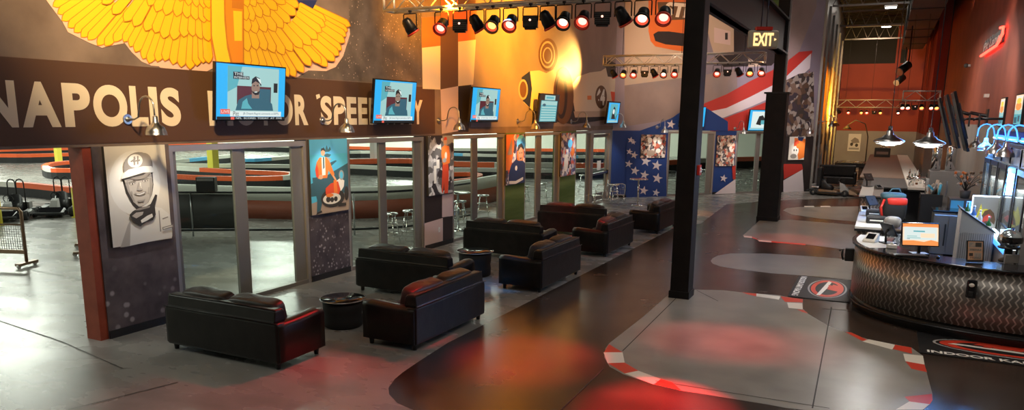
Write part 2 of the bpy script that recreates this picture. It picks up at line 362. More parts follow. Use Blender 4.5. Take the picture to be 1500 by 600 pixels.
# dark band behind the letters and crowd texture
mu.art(A, [('mural_crowd', apx([(512, -60), (618, -60), (618, 125), (420, 112), (455, 98), (490, 98), (512, 60)])),
           ('mural_grey', apx([(693, -260), (915, -260), (912, 184), (690, 186)])),
           ('mural_band', [(-6, 2.68), (15.1, 2.68), (15.1, 3.72), (-6, 3.72)])], .003, .002)
# wing emblem
wing = [('wing_back', apx([(68, 0), (92, 32), (100, 47), (130, 62), (150, 70), (168, 66), (183, 63), (193, 76), (208, 90), (222, 96), (233, 97), (235, 99), (300, 106), (312, 100), (420, 118), (434, 114), (452, 103), (478, 104), (492, 98), (503, 82), (513, 50), (512, 38), (474, 27), (432, 0), (400, -40), (120, -40)])),
        ('mural_navy', apx([(428, 0), (465, 0), (456, 18), (440, 10), (430, 4)]))]
def feathers(tips, C, L, w):
    out = []
    for k, (x, y) in enumerate(tips):
        d = Vector((C[0]-x, C[1]-y)); dist = d.length; d /= dist; p = Vector((-d.y, d.x)); Lk = min(L, dist*.9)
        def shp(g, s0):
            t = Vector((x, y))-d*g
            e = t+d*Lk; wr = (w+g)*(1-Lk/dist)
            return [tuple(t), tuple(t+d*4+p*(w+g)*.62), tuple(t+d*9+p*(w+g)), tuple(e+p*wr), tuple(e-p*wr), tuple(t+d*9-p*(w+g)), tuple(t+d*4-p*(w+g)*.62)]
        out.append(('wing_line', apx(shp(1.1, 0)))); out.append(('wing_yellow', apx(shp(-.1, 0))))
    return out
W1 = [(78, 9), (85, 20), (91, 30), (100, 40), (109, 47), (119, 54), (129, 58), (143, 66), (154, 67), (167, 61), (181, 61), (190, 68), (198, 76), (209, 86), (218, 92), (230, 90), (241, 89), (253, 94), (265, 98), (278, 101), (288, 96), (297, 92), (305, 92)]
W2 = [(140, -8), (149, 5), (164, 20), (181, 31), (195, 38), (212, 45), (226, 48), (238, 56), (253, 58), (268, 54), (281, 53), (293, 57), (304, 60)]
W3 = [(205, -8), (216, 8), (227, 17), (241, 22), (257, 24), (272, 26), (285, 29), (297, 33), (305, 31)]
W4 = [(262, 2), (274, 8), (286, 10), (297, 12), (304, 12)]
CL = (285, -113)
R1 = [(511, 38), (507, 46), (505, 53), (503, 62), (498, 73), (494, 81), (488, 89), (477, 97), (468, 93), (453, 96), (442, 106), (430, 112), (420, 112), (409, 109), (397, 107), (385, 104), (373, 101), (361, 98)]
R2 = [(474, 31), (473, 39), (468, 47), (462, 57), (453, 66), (440, 70), (425, 75), (413, 80), (399, 77), (386, 74), (373, 73), (360, 75)]
R3 = [(434, 10), (430, 22), (421, 33), (411, 41), (400, 46), (386, 47), (372, 49), (360, 47)]
R4 = [(414, 6), (402, 15), (391, 24), (379, 26), (367, 31), (357, 30)]
R5 = [(392, -2), (381, 6), (370, 10), (359, 10)]
CR = (338, -50)
for tips, C, L, w in ((W1, CL, 70, 6.6), (W2, CL, 60, 7.4), (W3, CL, 60, 7.2), (W4, CL, 60, 6)): wing += feathers(tips, C, L, w)
for tips, C, L, w in ((R1, CR, 60, 5.6), (R2, CR, 46, 6.2), (R3, CR, 36, 6.4), (R4, CR, 30, 6.), (R5, CR, 30, 5.6)): wing += feathers(tips, C, L, w)
wing += [('wing_line', apx([(303, -30), (353, -30), (353, 92), (311, 92), (304, 55)])), ('wing_light', apx([(305, -30), (323, -30), (324, 30), (328, 70), (333, 91), (313, 91), (306, 52)])),
         ('wing_orange', apx([(326, -30), (336, -30), (335, 12), (351, 14), (351, 91), (336, 91), (329, 60), (326, 20)])), ('wing_light', apx([(337, 16), (350, 17), (350, 60), (339, 60)]))]
mu.art(A, wing, .006, .00035)
# chequered flag
mu.art(A, [('mural_brown', apx([(645, -260), (700, -260), (696, 58), (645, 68)])), ('mural_orange', apx([(618, 26), (645, 24), (645, 67), (618, 70)])), ('mural_orange', apx([(646, 0), (671, -2), (671, 38), (646, 40)])), ('mural_orange', apx([(671, 18), (698, 14), (696, 58), (671, 61)])),
  ('mural_cream', apx([(618, 70), (645, 67), (645, 131), (619, 130)])), ('mural_brown', apx([(645, 67), (671, 62), (671, 126), (645, 131)])), ('mural_cream', apx([(671, 61), (697, 58), (693, 124), (671, 126)])),
  ('mural_pink', apx([(645, 131), (671, 126), (671, 192), (647, 196)])), ('mural_black', apx([(671, 126), (690, 124), (686, 193), (671, 192)]))], .01, .0006)
# open-wheel racing car
car = [('mural_brown', apx(ell(803, 80, 14, 24))), ('mural_tan', apx(ell(802, 80, 11, 20))), ('mural_brown', apx(ell(802, 80, 9.5, 17))), ('mural_tan', apx(ell(802, 81, 7, 12))), ('mural_brown', apx(ell(802, 81, 5.5, 10))),
  ('mural_black', apx([(768, 120), (840, 150), (905, 160), (908, 172), (840, 182), (800, 176), (775, 160)])),
  ('mural_cream', apx([(766, 112), (776, 104), (790, 103), (800, 107), (814, 100), (816, 150), (800, 166), (780, 162), (767, 150)])),
  ('mural_navy', apx([(764, 113), (776, 104), (779, 130), (776, 158), (766, 148)])), ('mural_tan', apx(ell(766, 131, 7, 15))), ('mural_brown', apx(ell(766, 131, 5, 12))),
  ('mural_cream', apx([(836, 126), (846, 112), (864, 106), (880, 104), (892, 96), (905, 100), (908, 162), (842, 164)])), ('mural_black', apx([(884, 84), (904, 94), (904, 114), (890, 112)])),
  ('mural_tan', apx([(840, 163), (908, 162), (908, 170), (842, 172)])), ('mural_brown', apx(ell(825, 140, 15, 42))), ('mural_black', apx(ell(822, 140, 9, 34))), ('mural_brown', apx(ell(821, 140, 6, 28))),
  ('p_red', apx([(894, 134), (904, 135), (904, 150), (896, 148)])), ('p_orange', apx([(860, 140), (866, 140), (866, 146), (860, 146)])), ('mural_cream', apx(ell(880, 142, 9.5, 18.5))), ('mural_brown', apx(ell(880, 142, 8.6, 17)))]
mu.art(A, car, .011, .0006)
def textpx(mb, fr, txt, x0, y0, x1, y1, m, n, bold=0., shear=0.):
    a = fr.px(x0, y1, n); b = fr.px(x1, y0, n); mb.text(fr, txt, a[0], a[1], b[0], b[1], m, n, bold, shear)
textpx(mu, A, '64', 873.5, 130, 886.5, 154, 'p_light', .028, .06)
mu.build('mural', wall_left, normals=False)
le = MB()
for ch, a, b in (('I', 5.02, 5.16), ('D', 4.5, 4.94), ('N', 5.24, 5.63), ('A', 5.68, 6.16), ('P', 6.21, 6.58), ('O', 6.62, 7.12), ('L', 7.17, 7.44), ('I', 7.47, 7.61), ('S', 7.66, 8.0)):
    le.text(A, ch, a, 2.9, b, 3.45, 'mural_letters', .012, .045)
for w, a, b in (('MOTOR', 8.5, 10.8), ('SPEEDWAY', 11.1, 14.6)):
    adv = {'M': 1.15, 'O': 1.1, 'T': .8, 'R': .85, 'S': .75, 'P': .8, 'E': .72, 'D': .95, 'W': 1.3, 'A': 1., 'Y': .9}
    tot = sum(adv[c] for c in w); u = a
    for c in w:
        k = (b-a)*adv[c]/tot; le.text(A, c, u+.02, 2.9, u+k-.03, 3.43, 'mural_letters', .012, .045); u += k
le.art(A, [('mural_letters', [(11.02, 3.36), (11.12, 3.40), (11.1, 3.46), (11.0, 3.44)])], .012)
le.build('lettering', wall_left, normals=False)
pk = MB(); pk.art(A, [('mural_pink', apx([(648, 285), (664, 283), (664, 316), (648, 318)])), ('mural_pink', apx([(622, 327), (649, 319), (649, 357), (622, 366)]))], .003, .001)
pk.build('checker_graphic', wall_left, normals=False)
sw = MB(); a = A.px(643, 336); sw.box((a[0]-.04, a[1]-.06, 0), (a[0]+.04, a[1]+.06, .012), 'white', A); sw.box((a[0]-.012, a[1]-.02, .012), (a[0]+.012, a[1]+.02, .02), 'offwhite', A); sw.build('light_switch', wall_left, bevel=.003)

# ------------------------------------------------------------------ glazing
def window(fr, u0, u1, mulls, idx, tp=2.62, stile=.16, thick=.07, back=-.12):
    w = MB(); n0, n1 = back, back+thick
    w.box((u0, 0, n0), (u0+.07, tp, n1+.04), 'alu_light', fr); w.box((u1-.07, 0, n0), (u1, tp, n1+.04), 'alu_light', fr); w.box((u0+.07, tp-.09, n0), (u1-.07, tp, n1+.04), 'alu_light', fr)
    w.box((u0+.07, 0, n0), (u1-.07, .07, n1+.04), 'alu', fr)
    root = struct(w.build('window_%d' % idx))
    f = MB(); f.box((u0+.07, .07, n0+.02), (u0+.07+stile*.5, tp-.09, n1), 'alu', fr); f.box((u1-.07-stile*1.7, .07, n0+.02), (u1-.07, tp-.09, n1), 'alu', fr); f.build('window_frame', root)
    for a, b in mulls:
        q = MB(); q.box((a, .07, n0+.02), (b-.16*(b-a)/.4, tp-.09, n1), 'alu', fr); q.box((b-.16*(b-a)/.4, .07, n0+.02), (b, tp-.09, n1-.04), 'alu', fr); q.build('mullion', root)
    e = [u0+.07+stile*.5] + [x for ab in mulls for x in ab] + [u1-.07-stile*1.7]
    for a, b in zip(e[::2], e[1::2]):
        p = MB(); p.box((a, .07, n0+.035), (b, tp-.09, n0+.043), 'glass', fr); p.build('pane', root)
    return root
window(A, 7.75, 10.7, [(9.0, 9.3)], 1); window(A, 11.85, 14.63, [(12.97, 13.27)], 2); window(A, 15.9, 18.8, [(16.97, 17.33)], 3); window(A, 20.05, 22.8, [(20.98, 21.45)], 4); window(A, 24.15, 25.7, [], 5)
# door with push bar
d = MB()
for a, b in ((25.7, 25.95), (27.75, EA)): d.box((a, 0, -.2), (b, 2.64, -.02), 'alu_light', A)
d.box((25.95, 2.5, -.2), (27.75, 2.64, -.02), 'alu_light', A)
door = struct(d.build('door_1'))
d = MB(); d.box((25.97, .02, -.16), (26.12, 2.48, -.1), 'alu', A); d.box((27.6, .02, -.16), (27.74, 2.48, -.1), 'alu', A); d.box((26.12, .02, -.16), (27.6, .3, -.1), 'alu', A); d.box((26.12, 2.36, -.16), (27.6, 2.48, -.1), 'alu', A); leaf = d.build('door_leaf', door)
d = MB(); d.box((26.12, .3, -.14), (27.6, 2.36, -.13), 'glass', A); d.build('pane', leaf)
d = MB(); d.box((26.05, 1.0, -.08), (27.66, 1.08, -.03), 'steel', A); d.box((26.05, 1.0, -.1), (26.12, 1.08, -.08), 'steel', A); d.box((27.6, .96, -.1), (27.7, 1.12, -.03), 'black', A); d.build('push_bar', door)
d = MB(); d.box((26.7, 1.15, -.129), (27.1, 1.5, -.125), 'white', A); d.build('notice', leaf)

# ------------------------------------------------------------------ angled wall with the flag
B0 = Vector((-9.4, 28.0, 0)); B1 = Vector((-2.75, 35.5, 0)); LB = (B1-B0).length
B = Frame(B0, B1-B0, (0, 0, 1)); 
if B.N.dot(CAM-B0) < 0: B.N = -B.N
def bu(x, y=250): return B.px(x, y)[0]
def bpx(pts): return [B.px(x, y, .01) for x, y in pts]
ub = [bu(976), bu(1046, 240), bu(1076, 240), bu(1147, 240)]
wb = MB(); wb.box((0, 2.6, -.25), (LB, TOP, 0), 'mural_lavender', B)
wb.box((0, 0, -.25), (ub[0], 2.6, 0), 'flag_blue', B); wb.box((ub[1], 0, -.25), (ub[2], 2.6, 0), 'flag_blue', B); wb.box((ub[3], 0, -.25), (LB, 2.6, 0), 'mural_black', B)
wall_back = struct(wb.build('wall_back'))
m2 = MB()
m2.art(B, [('mural_tan', bpx([(915, -200), (1000, -200), (1000, 160), (915, 175)])), ('mural_grey', bpx([(915, 125), (1030, 110), (1080, 100), (1080, 160), (915, 185)])),
  ('mural_orange', bpx([(950, -60), (1020, -60), (1020, 78), (985, 73), (960, 68), (953, 60), (950, 45)])), ('mural_black', bpx([(957, 50), (964, 46), (980, 46), (1018, 51), (1018, 69), (975, 65), (960, 60)])),
  ('mural_brown', bpx([(963, 3), (1020, 3), (1020, 28), (966, 30)])), ('mural_tan', bpx([(1020, -30), (1045, 20), (1075, 38), (1075, 80), (1046, 80), (1040, 60)])), ('mural_pink', bpx([(1046, 40), (1070, 46), (1070, 66), (1046, 62)])), ('mural_black', bpx([(1062, 48), (1066, 48), (1066, 58), (1062, 58)])),
  ('mural_black', bpx([(1075, 38), (1120, 50), (1145, 80), (1130, 96), (1060, 98), (1046, 82), (1075, 80)])), ('mural_tan', bpx([(1096, 84), (1115, 97), (1096, 98)])),
  ('mural_grey', bpx([(1090, -80), (1124, -80), (1124, 45), (1100, 40)])), ('mural_green', bpx([(1124, -80), (1145, -80), (1145, 60), (1124, 60)])), ('mural_grey', bpx([(1160, -80), (1196, -80), (1196, 10), (1165, 90), (1150, 90)])),
  ('flag_red', bpx([(1030, 152), (1064, 138), (1100, 118), (1145, 96), (1170, 76), (1190, 74), (1186, 92), (1145, 128), (1100, 145), (1030, 175)])),
  ('flag_white', bpx([(1030, 165), (1064, 158), (1100, 141), (1145, 118), (1175, 90), (1188, 78), (1186, 100), (1145, 136), (1100, 156), (1060, 172), (1030, 178)])),
  ('flag_red', bpx([(1040, 182), (1064, 172), (1100, 158), (1145, 140), (1186, 104), (1186, 128), (1145, 160), (1110, 190), (1040, 192)])),
  ('mural_lavender', bpx([(1130, 165), (1186, 126), (1190, 188), (1110, 192)])),
  ('mural_art', bpx([(1150, 118), (1170, 108), (1192, 105), (1192, 200), (1150, 200)])),
  ('flag_blue', bpx([(917, 292), (917, 212), (921, 200), (935, 192), (960, 183), (985, 172), (1005, 158), (1025, 152), (1066, 178), (1066, 192), (976, 189), (976, 290)]))], .004, .0012)
for x, y, r in ((924, 205, 5), (922, 222, 5), (921, 240, 6), (928, 208, 4), (929, 227, 6), (930, 250, 7), (946, 236, 8), (944, 256, 7), (943, 279, 7), (962, 242, 8), (963, 261, 8), (961, 282, 6), (983, 182, 7), (1060, 261, 6), (968, 206, 5), (1010, 170, 5)):
    m2.face([B.pt(*B.px(a, b, .03), .03) for a, b in star(x, y, r, -PI/2+.2)], 'flag_white')
m2.art(B, [('flag_white', bpx([(1046, 284), (1077, 262), (1077, 283)])), ('flag_red', bpx([(1072, 243), (1077, 242), (1077, 262), (1073, 262)])),
           ('flag_red', bpx([(1147, 240), (1174, 240), (1176, 248), (1148, 262)])), ('flag_white', bpx([(1147, 264), (1175, 248), (1177, 280), (1147, 281)]))], .03, .001)
textpx(m2, B, 'STP', 972, 6, 1018, 24, 'mural_cream', .035, .05, .2)
m2.build('mural', wall_back, normals=False)
bb = MB()
for a, b in ((0, ub[0]), (ub[1], ub[2]), (ub[3], LB)): bb.box((a, 0, 0), (b, .1, .02), 'black', B)
bb.build('baseboard', wall_back)
def mid(a, b, t): return a+(b-a)*t
window(B, ub[0], ub[1], [(mid(ub[0], ub[1], .45), mid(ub[0], ub[1], .53))], 6, 2.58); window(B, ub[2], ub[3], [(mid(ub[2], ub[3], .42), mid(ub[2], ub[3], .52))], 7, 2.58)

# ------------------------------------------------------------------ corridor walls, far wall, right wall, ceilings
YF = 60
D0 = Vector((-2.75, 35.5, 0)); D1 = Vector((-3.15, YF, 0))
D = Frame(D0, D1-D0, (0, 0, 1)); D.N = Vector((1, 0, 0)); LD = (D1-D0).length
w = MB(); w.box((0, 0, -.25), (LD, TOP, 0), 'mural_art', D); wall_corr = struct(w.build('wall_corridor'))
def dpx(pts, n=.01): return [D.px(x, y, n) for x, y in pts]
w = MB(); L8 = D.px(1192, 100)[0]
w.art(D, [('alu', rc(.1, 5.8, LD-.5, 9.4)), ('copper_art', rc(.3, 2.9, 20, 5.9)), ('mural_black', rc(.3, 0, LD, .25)), ('flag_red', rc(15, .1, 18.5, 2.4)), ('mural_black', rc(.5, 1.9, 15, 2.4)), ('p_grey', rc(3, .3, 6, 1.9)), ('mural_pink', rc(7.5, .3, 8.5, 1.9)), ('mural_black', rc(9.5, .3, 13, 1.9))], .005, .004)
w.build('mural', wall_corr, normals=False)
w = MB()
for u in (0.1, 3.2, 6.6, 10.5, 15, 20): w.box((u, 0, 0), (u+.1, 8.2, .1), 'alu', D)
w.build('post', wall_corr)
w = MB(); w.box((-3.6, YF, 0), (3.2, YF+.3, 2.35), 'grey_wall'); w.box((-3.6, YF, 2.35), (3.2, YF+.3, 7.0), 'red_wall'); w.box((-3.6, YF, 7.0), (.9, YF+.3, 9.9), 'black_wall'); w.box((.9, YF, 7.0), (3.2, YF+.3, 9.9), 'red_wall')
w.box((-2.0, YF-.05, 2.35), (-1.9, YF, 7), 'red_wall'); w.box((.2, YF-.12, 2.35), (.5, YF, 9.5), 'red_wall')
struct(w.build('wall_far'))
w = MB(); w.box((2.6, 12.4, 0), (3.0, 46, 3.0), 'grey_wall'); w.box((2.6, 12.4, 3.0), (3.0, 46, 11), 'brick_wall'); w.box((2.56, 45.9, 0), (2.6, 46.0, 9.9), 'black'); struct(w.build('wall_right'))
w = MB(); w.box((2.0, 46, 0), (3.0, YF, 2.35), 'grey_wall'); w.box((2.0, 46, 2.35), (3.0, YF, 9.9), 'red_wall'); w.box((1.96, 50, 2.35), (2.0, 50.6, 9.9), 'red_wall'); w.box((1.96, 54, 2.35), (2.0, 54.6, 9.9), 'red_wall'); struct(w.build('wall_side'))
w = MB(); w.box((XA-.3, -8, 9.9), (3.2, YF+.3, 10.1), 'ceiling_dark')
for k in range(44): w.box((-3.3, 20+k*.9, 9.82), (3.0, 20.45+k*.9, 9.9), 'ceiling_dark')
ceiling = struct(w.build('ceiling'))
w = MB(); w.box((3.0, -8, 0), (3.3, 13, 10), 'grey_wall'); w.box((XA, -8.4, 0), (3.5, -8, 10), 'grey_wall'); struct(w.build('wall_rear'))
# hall of the race track
w = MB(); w.box((-90, YF+1, 0), (-3.6, YF+1.3, 8), 'hall_wall'); w.box((-90.3, -9, 0), (-90, YF+1, 8), 'hall_wall'); w.box((-90, -9.3, 0), (XA, -9, 8), 'hall_wall'); struct(w.build('wall_track'))
w = MB(); w.box((-90, -9, 7.6), (XA-.3, YF+1, 7.8), 'ceiling_dark'); struct(w.build('ceiling_track'))
# steel joists of the corridor
def joist(y, x0, x1, lab, z=8.0):
    j = MB(); j.box((x0, y-.04, z), (x1, y+.04, z+.08), 'joist'); j.box((x0, y-.04, z+.75), (x1, y+.04, z+.83), 'joist')
    n = max(4, int((x1-x0)/.55))
    for i in range(n):
        a = x0+(x1-x0)*i/n; b = x0+(x1-x0)*(i+1)/n
        j.tube([(a, y, z+.05), ((a+b)/2, y, z+.78), (b, y, z+.05)], .018, 'joist', 5)
    for x in (x0+.1, x1-.1): j.cyl((x, y, z+.8), (x, y, 9.81), .02, 'joist', n=6)
    tag(j.build('ceiling_joist'), lab, 'joist', 'open web joists over the corridor')
joist(37.5, -2.6, .42, 'grey open web steel joist nearest in the corridor ceiling'); joist(45.5, -2.7, .42, 'middle grey open web steel joist crossing the corridor ceiling')
joist(53, -2.8, .42, 'grey steel joist farthest back, nearest the red end wall')
for y, lab, z in ((35.6, 'square white ceiling light above the nearest corridor joist', 9.2), (48, 'small white ceiling light between the corridor joists', 9.2), (55.5, 'farthest white ceiling light before the red end wall', 9.)):
    x = gp(1296, 0)[0]*0 + {35.6: .03, 48: -.35, 55.5: -.55}[y]
    t = thing('ceiling_light', lab, 'ceiling light', (x, y, z), 0, 'corridor ceiling lights')
    q = MB(); q.box((-.32, -.32, 0), (.32, .32, .12), 'dark_grey'); q.cyl((0, 0, .12), (0, 0, 9.81-z), .015, 'black', n=6); q.build('housing', t)
    q = MB(); q.box((-.27, -.27, -.02), (.27, .27, 0), 'lit_white'); q.build('diffuser', t)
# duct and pipes hanging over the bar
q = MB(); q.box((.5, 22, 7.6), (1.7, 56, 9.2), 'dark_grey')
for y in range(24, 56, 4): q.box((.46, y, 7.56), (1.74, y+.12, 9.24), 'black'); q.cyl((1.1, y+1, 9.2), (1.1, y+1, 9.81), .02, 'black', n=6)
tag(q.build('air_duct'), 'long dark rectangular air duct hanging over the bar', 'duct')
for i, (y, s) in enumerate(((42, 'nearer'), (54, 'farther'))):
    t = thing('projector_light', s+' black cylindrical spotlight with a yellow lens under the dark duct', 'spotlight', (.72, y, 5.75), 0, 'duct spotlights')
    q = MB(); q.cyl((0, 0, 0), (-.35, -.5, -.35), .2, 'black_metal', n=16); q.build('housing', t)
    q = MB(); q.cyl((-.35, -.5, -.35), (-.37, -.53, -.37), .19, 'mural_tan', n=16); q.build('lens', t)
    q = MB(); q.cyl((0, 0, 0), (0, 0, 1.81), .03, 'black_metal', n=8); q.build('drop_pole', t)

# ------------------------------------------------------------------ columns and beam
def hcol(x0, x1, y0, y1, z1, name, lab):
    t = thing(name, lab, 'column', ((x0+x1)/2, (y0+y1)/2, 0))
    cx, cy = (x1-x0)/2, (y1-y0)/2
    q = MB(); q.box((-cx, -cy, 0), (cx, cy, z1), 'column_black'); q.build('shaft', t, bevel=.01)
    q = MB(); q.box((-cx-.02, -cy-.02, 0), (cx+.02, cy+.02, .13), 'column_black'); q.build('base', t, bevel=.008)
    return t
c1 = hcol(-3.12, -2.80, 12.75, 13.12, 9.9, 'steel_column', 'nearest tall black square column standing beside the seating')
c2 = hcol(-3.32, -2.72, 24.2, 24.8, 3.85, 'clad_column', 'farther thick black column with a thinner shaft on top')
q = MB(); q.box((-.16, -.16, 3.85), (.16, .16, 9.9), 'column_black'); q.box((.16, -.1, 3.85), (.2, .1, 9.9), 'grey'); q.box((-.36, -.33, 3.85), (.36, .33, 3.9), 'black'); q.build('upper_shaft', c2)
q = MB(); q.box((-3.06, 13.12, 5.0), (-2.9, 24.4, 5.05), 'column_black'); q.box((-3.02, 13.12, 5.05), (-2.94, 24.34, 5.95), 'column_black'); q.box((-3.14, 13.12, 5.95), (-2.82, 24.34, 6.0), 'column_black'); q.box((-3.14, 13.12, 5.0), (-2.82, 24.34, 5.05), 'column_black')
tag(q.build('steel_beam'), 'dark steel beam running between the two black columns', 'beam')
t = thing('fire_alarm', 'small red fire alarm pull box on the nearest black column', 'fire alarm', (-2.8, 12.93, 2.15))
q = MB(); q.box((0, -.06, 0), (.05, .07, .17), 'red'); q.build('housing', t, bevel=.006)
q = MB(); q.box((.05, -.04, .05), (.065, .04, .08), 'white'); q.box((.05, -.03, .1), (.058, .03, .13), 'white'); q.build('handle', t)

# ------------------------------------------------------------------ exit sign
t = thing('exit_sign', 'lit EXIT sign hanging from two thin rods', 'exit sign', (-1.32, 9.05, 3.87), .42)
E_ = Frame((0, 0, 0), (1, 0, 0), (0, 0, 1), (0, -1, 0))
q = MB(); q.box((-.17, -.03, 0), (.17, .03, .2), 'exit_body'); q.build('housing', t, bevel=.025, seg=3)
q = MB(); q.text(E_, 'EXIT', -.115, .03, .105, .17, 'exit_lit', .033, .03); q.face([E_.pt(*p, .033) for p in ((.115, .085), (.115, .115), (.14, .1))], 'exit_lit'); q.build('lettering', t, normals=False)
q = MB(); q.box((-.09, -.035, .2), (.09, .035, .235), 'red'); q.cyl((-.03, 0, .235), (-.01, 0, 6.0), .006, 'black', n=6); q.cyl((.03, 0, .235), (.02, 0, 6.0), .006, 'black', n=6); q.build('canopy', t)

# ------------------------------------------------------------------ posters
def poster(fr, u0, u1, v0, v1, label, art, group='posters on the glass wall piers', th=.05, edge='p_dark', text=None):
    o = fr.pt((u0+u1)/2, v0, .002); t = thing('poster', label, 'poster', o, 0, group)
    L = Frame((0, 0, 0), fr.U, fr.V, fr.N); hw = (u1-u0)/2; h = v1-v0
    q = MB(); q.box((-hw, 0, 0), (hw, h, th), edge, L); q.build('canvas', t)
    q = MB(); q.art(L, [(m, [(-hw+u*2*hw, v*h) for u, v in p]) for m, p in art], th+.001, .0006)
    if text: q.text(L, text[0], -hw+text[1]*2*hw, text[2]*h, -hw+text[3]*2*hw, text[4]*h, text[5], th+.03)
    q.build('print', t, normals=False); return t
def cp(x, y): return ((x-408-.085*(y-40))/247, 1-(y-36)/400)
def P(m, *pts): return (m, [cp(*p) for p in pts])
def E(m, x, y, rx, ry, **k): return (m, [cp(*p) for p in ell(x, y, rx, ry, **k)])
man = [('p_cream', rc(0, 0, 1, 1)), ('p_light', ell(.45, .62, .42, .33)),
 P('p_light', (497, 440), (500, 350), (520, 320), (600, 290), (640, 300), (675, 330), (690, 400), (690, 430)), P('p_skin', (470, 440), (500, 352), (512, 330), (508, 440)), P('p_mid', (628, 310), (632, 310), (640, 400), (635, 400)), P('p_mid', (645, 345), (670, 340), (671, 344), (646, 350)),
 P('p_dark', (478, 168), (488, 170), (500, 215), (522, 262), (545, 284), (560, 286), (540, 300), (518, 275), (492, 225)), P('p_dark', (594, 150), (602, 148), (606, 200), (600, 240), (592, 255), (598, 200)),
 P('p_skin', (484, 168), (540, 160), (597, 156), (602, 195), (599, 240), (585, 270), (562, 284), (540, 280), (520, 258), (500, 218)),
 P('p_skin2', (484, 168), (497, 168), (508, 215), (530, 262), (520, 258), (500, 218)), P('p_skin2', (588, 170), (600, 170), (600, 235), (588, 262), (590, 215)), P('p_skin2', (484, 166), (597, 154), (598, 166), (490, 178)),
 E('p_mid', 517, 188, 13, 5), E('p_light', 517, 189, 8, 2.6), E('p_dark', 518, 189, 3, 2.6), E('p_mid', 569, 180, 13, 5), E('p_light', 569, 181, 8, 2.6), E('p_dark', 569, 181, 3, 2.6),
 P('p_mid', (500, 181), (520, 174), (532, 178), (531, 182), (518, 179), (503, 185)), P('p_mid', (556, 172), (572, 167), (586, 172), (585, 175), (571, 171), (557, 176)),
 P('p_skin2', (540, 185), (546, 184), (542, 210), (553, 213), (545, 219), (533, 215)), P('p_light', (547, 186), (551, 186), (553, 208), (549, 210)), E('p_skin2', 548, 215, 12, 4),
 P('p_mid', (526, 226), (545, 229), (570, 222), (574, 227), (566, 236), (548, 240), (532, 236), (524, 230)), P('p_light', (531, 230), (547, 232), (568, 226), (563, 231), (548, 235), (536, 234)), P('p_skin2', (510, 215), (516, 218), (518, 240), (512, 232)), P('p_skin2', (582, 208), (586, 208), (584, 234), (580, 234)), P('p_skin2', (536, 256), (558, 258), (570, 252), (560, 265), (542, 265)),
 E('p_mid', 540, 118, 60, 56), P('p_cream', (470, 130), (610, 118), (610, 190), (470, 190)) if False else E('p_skin2', 560, 100, 34, 34), P('p_light', (472, 166), (478, 145), (500, 130), (560, 120), (595, 122), (604, 148), (560, 146), (510, 158)), P('p_dark', (472, 166), (510, 158), (560, 147), (572, 148), (560, 156), (510, 164), (475, 172)), E('p_light', 527, 97, 30, 27), P('p_mid', (520, 80), (527, 78), (527, 114), (520, 114)), P('p_mid', (534, 78), (540, 78), (540, 112), (534, 112)), P('p_mid', (506, 98), (528, 84), (528, 90), (512, 102)), P('p_mid', (516, 96), (546, 92), (546, 98), (518, 102)),
 P('p_skin', (484, 171), (490, 171), (492, 180), (486, 180)),
 P('p_dark', (503, 312), (515, 300), (535, 290), (560, 290), (590, 278), (610, 240), (618, 244), (608, 290), (612, 325), (600, 346), (570, 352), (548, 364), (528, 350), (512, 335)), P('p_skin', (512, 318), (530, 306), (560, 306), (556, 318), (530, 330)), P('p_light', (548, 340), (575, 325), (596, 318), (600, 332), (574, 345), (552, 352)), P('p_mid', (520, 296), (545, 288), (588, 284), (585, 292), (545, 298)),
 P('p_mid', (640, 382), (688, 376), (690, 388), (642, 394)), P('p_light', (644, 385), (684, 380), (685, 384), (645, 390))]
art1 = [x for x in man if x]
poster(A, 6.68, 7.64, 1.27, 2.64, 'black and white portrait poster of a smiling racer in helmet and neck goggles', art1)
